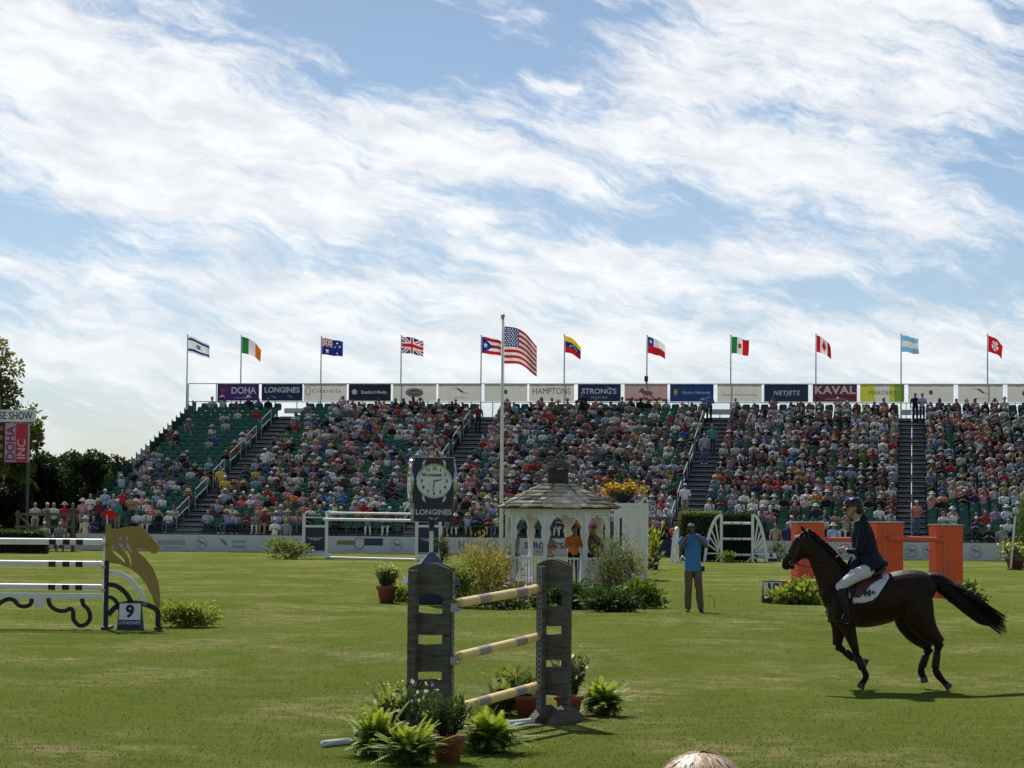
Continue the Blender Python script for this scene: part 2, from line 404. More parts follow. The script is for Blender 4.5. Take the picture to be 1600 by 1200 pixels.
# short grass blades standing on the near turf
def blades():
    n = 120000
    Yb = 19 + (95-19)*nr.rand(n)**1.7; Xb = (nr.rand(n)-.5)*2*(Yb*.215+.4)
    # patches: thinner and paler where the turf is worn
    pn = np.sin(Xb*1.3+np.sin(Yb*.9)*2)+np.sin(Yb*1.7+np.sin(Xb*1.1)*2)
    zb = np.array([G(a, b) for a, b in zip(Xb, Yb)])
    h = .008+.014*nr.rand(n)+.016*(nr.rand(n)**8); wd = .004+.004*nr.rand(n)+Yb*.00005; a = nr.rand(n)*PI
    lean = (nr.rand(n, 2)-.5)*1.8
    P = np.stack([Xb, Yb, zb-.002], 1); dx = np.stack([np.cos(a)*wd, np.sin(a)*wd, 0*a], 1)
    T = P+np.stack([lean[:, 0]*h, lean[:, 1]*h, h], 1)
    V = np.concatenate([P-dx, P+dx, T]); i = np.arange(n)
    c1 = np.array([.12, .17, .026]); c2 = np.array([.19, .24, .05]); c3 = np.array([.34, .29, .13])
    t = nr.rand(n, 1); cols = c1*(1-t)+c2*t
    dry = (nr.rand(n) < np.clip(.05+.05*pn, 0.015, .16))[:, None]; cols = np.where(dry, c3*(.7+.5*nr.rand(n, 1)), cols)
    o = npmesh('lawn_grass', V, np.stack([i, i+n, i+2*n], 1), mat('grass_blade', (1, 1, 1), .8, .05, attr=True, trans=.35, spec=0.02), cols)
    tag(o, 'short mown green grass blades with dry straw coloured tufts', 'grass', kind='stuff')
blades()

# ---------------------------------------------------------------- the arena side: frame of the grandstand
TH = math.atan(.1615)
O0 = at(94, 800, 122.0); O0.z = 0
U_ = Vector((math.cos(TH), -math.sin(TH), 0)); V_ = Vector((math.sin(TH), math.cos(TH), 0))
def st(u, v, z=0): return O0 + U_*u + V_*v + Vector((0, 0, z))
def su(px, py, v):
    """u and z in the stand's frame of the pixel on the vertical plane v"""
    p = plane_hit(px, py, st(0, v), V_); d = p-O0
    return d.dot(U_), p.z
NR, TREAD, RISE, Z0, V0 = 27, .8, .25, .86, 1.7
VB = V0+NR*TREAD
ULEN = su(1660, 800, V0)[0]
stand = thing('grandstand', 'long tiered grandstand of green seats and dark stairs behind the arena boards', 'grandstand', O0, -TH)
green_seat = mat('green_plastic_seat', (.010, .105, .062), .42, .2, 12, spec=.5)
deck_m = mat('grey_deck', (.085, .09, .10), .7, .3, 3, .2)
tread_m = mat('aluminium_tread', (.30, .31, .32), .5, .15, 4)
# aisles (px at their top), half width about .75 m
AI = [su(px, 650, VB-.5)[0] for px in (458, 765, 1124, 1425)]
AW = .72
def row(r): return V0+r*TREAD, Z0+r*RISE
mb = MB()
for r in range(NR):
    v, z = row(r)
    mb.box((ULEN/2, v+TREAD/2, z-.03), (ULEN, TREAD-.004, .06))
    mb.box((ULEN/2, v+.02, z-RISE/2-.03-.002), (ULEN, .03, RISE-.06))
mb.build('deck', deck_m, stand)
mb = MB()
zt = Z0+(NR-1)*RISE
for k in range(12):                       # steel frames under the stand
    u = .3+k*(ULEN-.6)/11
    for r in range(1, NR, 5):
        v, z = row(r); mb.box((u, v+.3, (z-.3)/2), (.07, .07, z-.3))
    mb.bar((u, V0+.3, .2), (u, VB-.3, zt-.4), .06, .06)
    mb.bar((u, VB-.3, .1), (u, V0+8, 2.2), .05, .05)
for r in range(1, NR, 5):
    v, z = row(r); mb.box((ULEN/2, v+.3, .25), (ULEN, .05, .05))
mb.build('understructure', dark_steel, stand)
fas = MB(); fas.box((ULEN/2, V0-.02, Z0/2+.0), (ULEN, .03, Z0-.06)); fas.build('front_fascia', mat('dark_fascia', (.02, .03, .03), .7, .3), stand)
# front guard rail
mb = MB()
nseg = int(ULEN/1.9)
for k in range(nseg+1):
    mb.box((k*ULEN/nseg, V0-.06, Z0+.45), (.04, .04, 1.0))
for z in (Z0+.05, Z0+.5, Z0+.95): mb.bar((0, V0-.06, z), (ULEN, V0-.06, z), .035, .035)
mb.build('front_rail', dark_steel, stand)
# stairs in the aisles: half steps with bright nosings, centre or side handrails
for k, ua in enumerate(AI):
    mb = MB()
    for r in range(NR):
        v, z = row(r)
        mb.box((ua, v-.20, z-.105), (AW*2-.1, .38, .05), 0)
        mb.box((ua, v-.385, z-.1), (AW*2-.1, .02, .065), 1)
        mb.box((ua, v+.03, z+.002+.01), (AW*2-.1, .05, .02), 1)
    mb.build('staircase', [deck_m, mat('step_nosing', (.30, .31, .33), .5, .2, 4)], stand)
    off = -AW if k < 3 else .0
    for s in range(1, NR-3, 4):
        h = MB(); (v1, z1), (v2, z2) = row(s), row(s+2)
        v2 += .5
        for (v, z) in ((v1, z1), (v2, z2+.12)): h.tube((ua+off, v, z), (ua+off, v, z+.95), .022, n=6)
        h.tube((ua+off, v1, z1+.95), (ua+off, v2, z2+1.07), .022, n=6)
        h.tube((ua+off, v1, z1+.5), (ua+off, v2, z2+.62), .02, n=6)
        h.build('handrail', mat('pale_handrail', (.42, .43, .43), .4, .1), stand)
    lt = MB(); v, z = row(NR-2)
    lt.box((ua, v+1.5, z+.62), (1.25, .05, .30)); lt.box((ua, v+1.5, z+.3), (.05, .04, .34))
    if k in (0, 2, 3): lt.build('landing_panel', white_paint, stand)
# left end: stepped side panels and rail
mb = MB()
for r in range(NR):
    v, z = row(r)
    mb.box((-.05, v+TREAD/2, z+.42), (.03, TREAD*.82, .88), 1 if r in (9, 12, 13, 14, 15, 20) else 0)
    mb.box((-.05, v+.02, z+.45), (.05, .05, 1.0), 0)
mb.build('end_panel', [mat('green_panel', (.015, .06, .045), .6, .2), mat('pale_panel', (.55, .6, .58), .6, .1)], stand)
# seats
def seat_geo():
    m = MB(); w_ = .215
    m.box((0, .02, .40), (2*w_, .40, .035)); m.box((0, -.185, .385), (2*w_-.04, .03, .05))
    prof = [(.20, .43), (.235, .55), (.255, .68), (.262, .80)]
    wd = [.215, .225, .22, .17]
    for i in range(3):
        for sgn in (0, 1):
            pass
    vs = []
    for (y, z), ww in zip(prof, wd):
        for x in (-ww, 0, ww): vs.append((x, y-(.03 if x else 0), z))
        for x in (-ww, 0, ww): vs.append((x, y-(.03 if x else 0)+.03, z))
    fs = []
    for i in range(3):
        a = i*6; b = a+6
        for j in (0, 1):
            fs.append((a+j, a+j+1, b+j+1, b+j)); fs.append((a+3+j+1, a+3+j, b+3+j, b+3+j+1))
        fs.append((a, b, b+3, a+3)); fs.append((a+2, a+5, b+5, b+2))
    t = 18; fs += [(t, t+1, t+4, t+3), (t+1, t+2, t+5, t+4)]
    m.add(vs, fs)
    m.box((0, .05, .2), (.06, .22, .38))
    return m
sg = seat_geo()
SP = .5
SEATS = []    # (u, row, block, index in block)
bounds = [0.25]
for ua in AI: bounds += [ua-AW, ua+AW]
bounds.append(ULEN-.2)
for b in range(5):
    u0, u1 = bounds[2*b], bounds[2*b+1]
    n_ = int((u1-u0)/SP)
    for r in range(NR):
        for i in range(n_): SEATS.append((u0+(i+.5)*(u1-u0)/n_, r, b, i, n_))
me_seat = bpy.data.meshes.new('seat'); me_seat.from_pydata(sg.v, [], sg.f); me_seat.materials.append(green_seat)
UN_ = lambda px: su(px, 815, V0)[0]
def occ_prob(u, r, b):
    t = r/NR; pb = [.62, .80, .90, .90, .88][b]
    bl = .5+.5*math.sin(u*1.15+r*.7)*math.sin(u*.53-r*.45+1.3)
    p = pb-.03-.36*bl**3
    if b == 0: p -= .42*max(0, t-.42)**.5 if t > .42 else 0; p -= .15*(.5+.5*math.sin(u*.9+r*.35))
    if b == 1: p -= .85*max(0, .45-(u-AI[0])/9)*max(0, (t-.45)*3.2) + .12*(t > .9)
    if b == 2: p -= .22*(1 if t > .8 and u > AI[1]+6 else 0)
    if b == 4 and r < 5: p -= .65*math.exp(-((u-UN_(1530))/1.9)**2)
    if b == 3 and r < 4: p -= .35
    if r == NR-1: p = min(p, .48)
    if b == 1 and r < 5: p -= .35*math.exp(-((u-UN_(600))/2.5)**2)
    return max(.04, min(.95, p))
occ = {}
for s in SEATS: occ[s[:2]] = nr.rand() < occ_prob(s[0], s[1], s[2])
order = sorted(SEATS, key=lambda s: (occ[s[:2]], s[1], -s[0]))
ind = set(s[:2] for s in order[:100])
SV = np.array(sg.v); 
for s in SEATS:
    if s[:2] in ind:
        o = link('seat', me_seat, stand); v, z = row(s[1]); o.location = (s[0], v+.38, z)
rest = [s for s in SEATS if s[:2] not in ind]
quads = np.array([f for f in sg.f if len(f) == 4]); nv = len(SV)
off = np.array([(s[0], row(s[1])[0]+.38, row(s[1])[1]) for s in rest])
VV = (SV[None]+off[:, None]).reshape(-1, 3); FF = (quads[None]+(np.arange(len(rest))*nv)[:, None, None]).reshape(-1, 4)
o = npmesh('seat_rows', VV, FF, green_seat, parent=stand); o['kind'] = 'stuff'

# ---------------------------------------------------------------- upper banner frame and banners
VF = VB+.12
ztop = su(760, 600.5, VF)[1]; zbot = su(760, 627, VF)[1]
mb = MB(); u_first = su(294, 600, VF)[0]; u_x = su(338, 600, VF)[0]
zr = Z0+(NR-1)*RISE
for px in range(294, 1660, 34):
    u = su(px, 600, VF)[0]; mb.box((u, VF+.06, (zr-.5+zbot)/2), (.05, .05, zbot-zr+.5))
mb.box((u_first, VF+.03, (zr-.4+ztop)/2), (.06, .06, ztop-zr+.4)); mb.box((u_x, VF+.03, (zbot+ztop)/2), (.05, .05, ztop-zbot+.1))
for z in (ztop+.03, zbot-.05): mb.bar((u_first, VF+.03, z), (ULEN, VF+.03, z), .05, .05)
mb.build('banner_frame', mat('pale_frame', (.6, .62, .63), .4, .1), stand)
cloth_beige = mat('beige_vinyl', (.50, .49, .46), .6, .06, 3, trans=.45)
def vinyl(name, c, t=.25): return mat(name, c, .5, .06, 3, trans=t)
ink_w = mat('white_ink', (.8, .8, .8), .5, .05); ink_g = mat('grey_ink', (.16, .15, .15), .6, .1); ink_n = mat('navy_ink', (.03, .04, .12), .5, .1)
ink_br = mat('brown_ink', (.25, .18, .12), .6, .1); ink_y = mat('yellow_ink', (.75, .5, .05), .5, .1); ink_r = mat('red_ink', (.5, .04, .04), .5, .1); ink_gr = mat('green_ink', (.12, .25, .04), .5, .1)
def ring(m, cx, y, cz, r0, r1, mat_=0, n=24, sx=1.0):
    m.strip([(cx+sx*(r0+r1)/2*math.cos(2*PI*i/n), cz+(r0+r1)/2*math.sin(2*PI*i/n)) for i in range(n+1)], r1-r0, y-.003, y, mat_)
def disc(m, cx, y, cz, rx, rz, mat_=0, n=24):
    vs = [(cx+rx*math.cos(2*PI*i/n), y, cz+rz*math.sin(2*PI*i/n)) for i in range(n)]
    m.add(vs, [tuple(range(n))], mat_)
HORSE_SM = [(-.5, .05), (-.42, .22), (-.30, .34), (-.22, .42), (-.2, .36), (-.1, .2), (.1, .16), (.3, .2), (.42, .1), (.55, -.1), (.46, 0), (.36, .05), (.42, -.15), (.55, -.35), (.5, -.4), (.34, -.2), (.2, -.06), (0, -.1), (-.12, -.08), (-.2, -.28), (-.4, -.22), (-.42, -.28), (-.18, -.36), (-.08, -.2), (-.2, .0), (-.36, .12)]
def runner(m, cx, y, cz, s, mat_=0):
    vs, fs = fill_geo([[(cx+a*s, cz+b*s) for a, b in HORSE_SM]], .003); m.add([(a, b+y, c) for a, b, c in vs], fs, mat_)
def swash(m, cx, y, cz, s, mat_=0):
    m.strip(smooth_loop([(cx-s, cz+.35*s), (cx-.3*s, cz+.25*s), (cx+.2*s, cz-.1*s), (cx+s, cz-.3*s)], 4, False), [s*.05]*4+[s*.2]*5+[s*.06]*4, y-.004, y, mat_)
def banner_art(kind, W, H, m, y):
    """marks on a banner centred on 0,0; material indices: 0 white 1 grey 2 navy 3 brown 4 yellow 5 red 6 green"""
    T = lambda s, x, z, sz, k=0, **kw: put_text(m, s, x, y, z, sz, k, ext=.003, **kw)
    if kind == 'doha': T('DOHA', .13*W, .1*H, .56*H, 0, bold=.016, xs=.92); T('www.doha.com', .1*W, -.32*H, .15*H, 0); disc(m, -.36*W, y-.002, .1*H, .06*W, .14*H, 5)
    if kind == 'longines': T('LONGINES', 0, .14*H, .46*H, 0, bold=.012, xs=.98); swash(m, -.2*W, y, -.25*H, -.2, 0); swash(m, .2*W, y, -.25*H, .2, 0)
    if kind == 'cita': T('Citarella', .02*W, .1*H, .36*H, 3, spacing=1.35, shear=.2); ring(m, -.4*W, y, .1*H, .22*H, .26*H, 3, sx=.6)
    if kind == 'media': T('Stanford Media', .1*W, .02*H, .27*H, 0, xs=.95, bold=.006); disc(m, -.36*W, y-.002, .04*H, .16*H, .16*H, 0)
    if kind == 'oval': disc(m, 0, y-.002, 0, .2*W, .27*H, 1); ring(m, 0, y-.003, 0, .2*H, .23*H, 0, sx=1.9); T('GARDEN', 0, 0, .14*H, 0)
    if kind == 'slant': swash(m, .02*W, y, .1*H, .48, 1); T('jewelry company', .02*W, -.28*H, .11*H, 1)
    if kind == 'dot': disc(m, 0, y-.002, .05*H, .045*W, .15*H, 1, 7); T('c', 0, -.25*H, .14*H, 1)
    if kind == 'hamptons': T('HAMPTONS', 0, .08*H, .52*H, 1, xs=.82)
    if kind == 'strongs': T("STRONG'S", 0, .08*H, .44*H, 0, bold=.01, xs=1.0); T('MARINE', 0, -.27*H, .2*H, 0, spacing=1.5); swash(m, .25*W, y, .32*H, -.2, 0)
    if kind == 'dog':
        runner(m, 0, y, -.05*H, .9*H, 3)
        for q in range(9): disc(m, (-.42+.105*q)*W, y-.002, (-.38+.05*math.sin(q*2.1))*H, .05*W, .08*H, 5, 8)
    if kind == 'blue': T('Equine Network', .1*W, .03*H, .24*H, 0, shear=.2); disc(m, -.37*W, y-.002, .05*H, .05*W, .2*H, 4, 6)
    if kind == 'text': T('Hamptons Real Estate Group', 0, -.1*H, .17*H, 1)
    if kind == 'netjets': T('NETJETS', 0, 0, .36*H, 0, spacing=1.15, shear=.2, bold=.008)
    if kind == 'kaval': T('KAVAL', 0, .16*H, .62*H, 0, bold=.02, xs=1.15, spacing=1.1); T('custom outdoor living', 0, -.33*H, .13*H, 0)
    if kind == 'marders': T('MARDERS', 0, .02*H, .34*H, 6, spacing=1.1)
    if kind == 'essentia': T('essentia', 0, .05*H, .55*H, 1, bold=.004); m.box((.1, y-.002, -.3*H), (.9, .003, .03), 1)
    if kind == 'circle': ring(m, 0, y, 0, .33*H, .37*H, 1); runner(m, 0, y, 0, .5*H, 1)
    if kind == 'leaf': m.strip(smooth_loop([(-.3, .35*H), (-.1, .2*H), (.1, -.05*H), (.3, -.35*H)], 4, False), [.02]*4+[.12]*5+[.02]*4, y-.003, y, 6); T('emerald', .75, .12*H, .24*H, 2); T('financial', .75, -.18*H, .24*H, 2)
    if kind == 'the': T('THE', -.5, .05*H, .28*H, 2, bold=.006); T('hotel', .2, .05*H, .26*H, 1, shear=.3); ring(m, .8, y, .05*H, .2*H, .23*H, 1)
    if kind == 'box2': m.box((-.6, y-.002, .12*H), (.9, .003, .26*H), 3); m.box((.75, y-.002, .18*H), (.9, .003, .42*H), 2); T('Bank', -.6, .12*H, .2*H, 0); ring(m, .05, y, .1*H, .3*H, .34*H, 2); T('hamptonclassic.com', 0, -.3*H, .12*H, 1)
    if kind == 'htype': T('H', -.5, .05*H, .6*H, 1, bold=.02); T('HOME', .1, .12*H, .22*H, 1); T('design', .1, -.12*H, .18*H, 1)
    if kind == 'strongsb': T("STRONG'S", 0, .06*H, .5*H, 2, bold=.012); T('MARINE', 0, -.3*H, .22*H, 2, spacing=1.4)
    if kind == 'doha_b': T('DOHA', .95, 0, .6*H, 0, bold=.02)
INKS = [ink_w, ink_g, ink_n, ink_br, ink_y, ink_r, ink_gr]
BN = [(340, 405, 'doha', 'purple', (.045, .015, .13)), (409, 473, 'longines', 'dark navy', (.012, .016, .05)), (475, 542, 'cita', 'beige', None),
      (545, 611, 'media', 'black', (.012, .014, .03)), (614, 682, 'oval', 'beige', None), (685, 752, 'slant', 'beige', None), (757, 824, 'dot', 'beige', None),
      (827, 897, 'hamptons', 'beige', None), (903, 970, 'strongs', 'navy', (.015, .02, .08)), (976, 1043, 'dog', 'pink and beige', (.50, .33, .32)),
      (1047, 1115, 'blue', 'deep blue', (.01, .04, .15)), (1121, 1190, 'text', 'beige', None), (1194, 1263, 'netjets', 'dark blue', (.012, .025, .07)),
      (1270, 1339, 'kaval', 'maroon', (.12, .025, .03)), (1344, 1413, 'marders', 'yellow green', (.33, .42, .05)), (1419, 1490, 'dot', 'beige', None),
      (1497, 1567, 'slant', 'beige', None), (1574, 1650, 'oval', 'beige', None)]
DESC = {'doha': 'with white DOHA lettering and a red emblem', 'longines': 'with white LONGINES lettering', 'cita': 'with thin brown spaced script', 'media': 'with white name beside a round emblem',
        'oval': 'with a dark oval emblem', 'slant': 'with a slanting grey line logo', 'dot': 'with one tiny dark mark in its middle', 'hamptons': 'with thin grey HAMPTONS lettering',
        'strongs': 'with white STRONG\'S MARINE lettering', 'dog': 'with a brown animal silhouette', 'blue': 'with a yellow emblem before white lettering', 'text': 'with one line of small grey text',
        'netjets': 'with white slanted NETJETS lettering', 'kaval': 'with large white KAVAL lettering', 'marders': 'with green MARDERS lettering on a grey centre'}
extra = {614: 'fifth from the left', 1574: 'at the right edge', 685: 'sixth from the left', 1497: 'below the red flag', 757: 'behind the white flagpole', 1419: 'beside the yellow green banner'}
for (x0, x1, kind, cn, cc) in BN:
    u0, u1 = su(x0, 612, VF)[0], su(x1, 612, VF)[0]; W = u1-u0; H = ztop-zbot
    lab = f'{cn} banner {DESC[kind]}' + (', '+extra[x0] if x0 in extra else '')
    t = thing('banner', lab, 'banner', st((u0+u1)/2, VF-.03, (ztop+zbot)/2), -TH, 'sponsor banners along the top of the grandstand')
    m = MB(); n = 9
    vs = [(-W/2+W*i/n, -.012*math.sin(i*2.2+x0)*(.3+z_), (z_-.5)*H) for z_ in (0, .5, 1) for i in range(n+1)]
    m.add(vs, [(j*(n+1)+i, j*(n+1)+i+1, (j+1)*(n+1)+i+1, (j+1)*(n+1)+i) for j in (0, 1) for i in range(n)])
    if kind == 'marders':
        for f in range(len(m.f)):
            m.m[f] = 1 if 2 < f % n < 6 else (0 if f % n < 7 else 2)
        m.build('sheet', [vinyl('yellow_green_vinyl', (.55, .58, .06)), cloth_beige, vinyl('green_vinyl', (.2, .34, .05))], t)
    else: m.build('sheet', cloth_beige if cc is None else vinyl(cn.replace(' ', '_')+'_vinyl', cc), t)
    m = MB(); banner_art(kind, W, H, m, -.03); m.build('lettering', INKS, t)

# ---------------------------------------------------------------- low arena boards
board_m = mat('arena_board_vinyl', (.55, .57, .60), .5, .07, 1.5)
ub0 = su(62, 845, 0)[0]
nb = 20; ulast = su(1640, 860, 0)[0]; WB = (ulast-ub0)/nb
LOGO = {}
for px, k in ((90, 'circle'), (190, 'circle'), (268, 'essentia'), (315, 'circle'), (350, 'leaf'), (436, 'the'), (560, 'box2'), (620, 'circle'), (738, 'htype'), (770, 'circle'), (850, 'strongsb'), (985, 'circle'), (1042, 'doha_b'),
              (1165, 'circle'), (1320, 'circle'), (1424, 'circle'), (1452, 'circle'), (1525, 'circle'), (1590, 'circle')):
    i = int((su(px, 850, 0)[0]-ub0)/WB); LOGO.setdefault(i, []).append((px, k))
ordn = ['first', 'second', 'third', 'fourth', 'fifth', 'sixth', 'seventh', 'eighth', 'ninth', 'tenth', 'eleventh', 'twelfth', 'thirteenth', 'fourteenth', 'fifteenth', 'sixteenth', 'seventeenth', 'eighteenth', 'nineteenth', 'twentieth', 'twenty-first', 'twenty-second', 'twenty-third', 'twenty-fourth', 'twenty-fifth', 'twenty-sixth']
NM = {'circle': 'round horse emblem', 'essentia': 'essentia lettering', 'leaf': 'leaf mark', 'the': 'THE hotel lettering', 'box2': 'dark blue and maroon boxes', 'htype': 'big letter H', 'strongsb': "STRONG'S lettering", 'doha_b': 'DOHA lettering'}
ink_pale = mat('pale_grey_ink', (.22, .24, .28), .6, .1)
for i in range(nb):
    u = ub0+(i+.5)*WB; lg = LOGO.get(i, [])
    isd = any(k == 'doha_b' for _, k in lg)
    d = ' and '.join(NM[k] for _, k in lg) if lg else 'no marks'
    t = thing('arena_board', f'{"navy" if isd else "white"} ground board with {d}, {ordn[i]} from the left', 'board', st(u, 0), -TH, 'low boards round the arena')
    m = MB(); m.box((0, 0, .43), (WB-.008, .05, .80)); m.build('panel', vinyl('navy_board', (.012, .015, .07), 0) if isd else board_m, t)
    m = MB(); m.box((-WB/2+.05, .22, .35), (.05, .4, .05)); m.bar((-WB/2+.05, .4, .02), (-WB/2+.05, .03, .75), .04, .04)
    m.build('brace', dark_steel, t)
    if lg:
        m = MB()
        for px, k in lg:
            mm = MB(); banner_art(k, 2.3, .8, mm, 0); du = su(px, 850, 0)[0]-u
            m.add([(a+du, b-.03, c+.43) for a, b, c in mm.v], [], 0)
            nbase = len(m.v)-len(mm.v); m.f += [tuple(q+nbase for q in f) for f in mm.f]; m.m += mm.m
        m.build('lettering', [ink_w, ink_pale, ink_n, ink_br, ink_y, ink_r, ink_gr], t)
# ---------------------------------------------------------------- flags
FC = dict(W=(.8, .8, .8), B=(.012, .03, .22), R=(.55, .012, .02), G=(.02, .2, .06), Y=(.85, .62, .02), O=(.75, .22, .02), L=(.22, .5, .8), K=(.25, .08, .03))
def star(u, v, cx, cy, r, asp, n=5):
    dx, dy = (u-cx)*asp, v-cy; d = math.hypot(dx, dy)
    if d > r: return False
    a = (math.atan2(dx, dy) % (2*PI/n))-PI/n
    return d < r*(.40+.60*(abs(a)/(PI/n))**1.3)
def union(u, v):
    x, y = u*2-1, v*2-1
    if abs(x) < .10 or abs(y) < .2: return 'R'
    if abs(x) < .17 or abs(y) < .34: return 'W'
    d = abs(abs(x)-abs(y))
    if d < .10: return 'R'
    if d < .26: return 'W'
    return 'B'
def f_israel(u, v):
    if .1 < v < .26 or .74 < v < .9: return 'B'
    x, y = (u-.5)*1.45, v-.5
    def tri(s):
        yy = y*s; e = [yy+.09, -.5*yy+.866*x+.09, -.5*yy-.866*x+.09]; q = min(e); return 0 < q < .045
    return 'B' if tri(1) or tri(-1) else 'W'
def f_ireland(u, v): return 'G' if u < .34 else 'W' if u < .66 else 'O'
def f_australia(u, v):
    if u < .5 and v > .5: return union(u*2, v*2-1)
    for cx, cy, r in ((.25, .24, .14), (.75, .82, .08), (.75, .17, .08), (.64, .55, .08), (.87, .6, .08)):
        if star(u, v, cx, cy, r, 1.6, 7): return 'W'
    return 'B'
def f_pr(u, v):
    if u < (1-abs(v*2-1))*.62: return 'W' if star(u, v, .2, .5, .17, 1.5) else 'B'
    return 'R' if int(v*5) % 2 == 0 else 'W'
def f_us(u, v):
    if u < .42 and v > 6/13:
        a, b = u/.42, (v-6/13)/(7/13)
        i, j = a*12, b*10; ri, rj = round(i), round(j)
        if 0 < ri < 12 and 0 < rj < 10 and (ri+rj) % 2 == 0 and math.hypot((i-ri)*.8, (j-rj)) < .42: return 'W'
        return 'B'
    return 'R' if int(v*13) % 2 == 0 else 'W'
def f_ven(u, v):
    if .36 < v < .62:
        for k in range(7):
            a = PI*(.12+.76*k/6)
            if math.hypot((u-.5-.22*math.cos(a))*1.5, v-.38-.16*math.sin(a)) < .035: return 'W'
    return 'Y' if v > .67 else 'B' if v > .34 else 'R'
def f_chile(u, v):
    if v < .5: return 'R'
    if u < .34: return 'W' if star(u, v, .17, .75, .14, 1.5) else 'B'
    return 'W'
def f_mex(u, v):
    if abs(u-.5) < .09 and abs(v-.5) < .16: return 'K' if math.hypot((u-.5)*1.5, v-.5) > .05 or v > .5 else 'G'
    return 'G' if u < .34 else 'W' if u < .66 else 'R'
def f_can(u, v):
    if u < .25 or u > .75: return 'R'
    dx, dy = abs(u-.5)*2, v-.5
    if (dx < .30-.75*abs(dy-.02) and dx < .3) or (abs(dy+.05) < .09 and dx < .26) or (dx < .02 and -.32 < dy < 0) or (dx < .09 and 0 < dy < .3-dx*2): return 'R'
    return 'W'
def f_arg(u, v):
    if abs(v-.5) < .17: return 'Y' if math.hypot((u-.5)*1.6, v-.5) < .09 else 'W'
    return 'L'
def f_hk(u, v):
    dx, dy = (u-.5)*1.5, v-.5; d = math.hypot(dx, dy); a = (math.atan2(dx, dy) % (2*PI/5))-PI/5
    return 'W' if d < .33 and d > .04 and abs(a) < .42 else 'R'
flag_m = mat('flag_cloth', (1, 1, 1), .7, .05, 4, trans=.38, attr=True)
def flag_mesh(fn, W, H, nu, nv, amp, droop, ph, curl=0.0):
    us = np.linspace(0, 1, nu+1); vs = np.linspace(0, 1, nv+1)
    Vv = []
    for v in vs:
        for u in us:
            k = u**.8
            x = W*u*(1-.10*abs(math.sin(ph))) - .06*W*math.sin(u*5+ph)*u*.6
            y = amp*k*math.sin(u*8.5+ph+v*1.4) + curl*k*math.sin(u*3+v*3+ph)
            z = H*(v-1) - droop*(u**1.6)*(1-.35*(1-v)) + .05*H*math.sin(u*7+ph*2)*u
            Vv.append((x, y, z))
    Vv = np.array(Vv); i = (np.arange(nv)[:, None]*(nu+1)+np.arange(nu)[None]).ravel()
    cols = np.array([FC[fn((a+.5)/nu, (b+.5)/nv)] for b in range(nv) for a in range(nu)])
    return Vv, np.stack([i, i+1, i+nu+2, i+nu+1], 1), cols
pole_m = mat('grey_pole', (.34, .35, .36), .4, .1, 4, metal=.3)
FL = [(293, 524, f_israel, 'white flag with blue stripes and a blue star', 34, .35), (377, 525, f_ireland, 'green, white and orange flag', 33, .42), (502, 527, f_australia, 'dark blue flag with white stars and a small crossed corner', 35, .12),
      (627, 525, f_gb if False else union, 'flag with red and white crosses on blue', 34, .1), (752, 525, f_pr, 'flag with red stripes and a white star in a blue triangle', 32, .15), (882, 524, f_ven, 'yellow, blue and red banded flag', 26, .35),
      (1011, 525, f_chile, 'white over red flag with a star in a blue corner', 30, .28), (1142, 525, f_mex, 'green, white and red flag with a brown emblem', 26, .1), (1275, 523, f_can, 'red and white flag with a maple leaf', 24, .35),
      (1408, 523, f_arg, 'light blue and white flag with a small sun', 27, .1), (1543, 523, f_hk, 'red flag with a white flower', 24, .3)]
for k, (px, py, fn, lab, wpx, dr) in enumerate(FL):
    u, ztp = su(px, py, VF+.1); s = 3900/(st(u, VF).y)
    t = thing('flagpole', f'pole flying a {lab}', 'flagpole', st(u, VF+.12, 0), 0, 'flags on poles along the top of the grandstand')
    m = MB(); m.tube((0, 0, zr-.6), (0, 0, ztp), .045, .028, 8); m.ell((0, 0, ztp+.03), (.04, .04, .04), 0, 8, 6); m.build('pole', pole_m, t, True)
    W = wpx/s*1.02; Vv, Ff, cc = flag_mesh(fn, W, 26/s, 44, 28, .16, dr*1.6+.06, k*1.7+.5, .13)
    f = npmesh('flag', Vv+np.array([.04, 0, ztp-.03]), Ff, flag_m, cc, parent=t, smooth=True)
# small loudspeaker on the seventh pole
uu, zz = su(1010, 592, VF+.1)
t = thing('loudspeaker', 'small dark loudspeaker clamped to the pole of the white over red flag', 'loudspeaker', st(uu, VF+.02, zz), -TH)
m = MB(); m.box((0, 0, 0), (.2, .16, .32)); m.box((0, -.09, 0), (.16, .02, .26)); m.build('cabinet', black, t, bevel=.02)
m = MB(); m.tube((0, 0, -.16), (0, 0, -.42), .03, n=8); m.box((0, .06, -.3), (.08, .1, .05)); m.build('bracket', dark_steel, t)

# big white flagpole in the arena
pb = ground(782, 905)
t = thing('tall_flagpole', 'tall white pole beside the gazebo flying the large flag of stars and stripes', 'flagpole', pb)
ztp = at(781, 497, pb.y).z
m = MB(); m.tube((0, 0, 0), (0, 0, ztp), .062, .036, 14); m.build('pole', white_paint, t, True)
m = MB(); m.ell((0, 0, ztp+.07), (.07, .07, .07), 0, 14, 10); m.tube((0, 0, ztp-.04), (0, 0, ztp+.01), .05, .05); m.build('finial', mat('aged_gold', (.45, .42, .33), .35, .1, metal=.5), t, True)
s = 3900/pb.y
Vv, Ff, cc = flag_mesh(f_us, 57/s, 58/s, 108, 65, .26, .52, 2.4, .24)
Vv[:, 2] += .10*np.sin(Vv[:, 0]*2.6+1)*(Vv[:, 0])
npmesh('flag', Vv+np.array([.05, 0, ztp-.27]), Ff, flag_m, cc, parent=t, smooth=True)
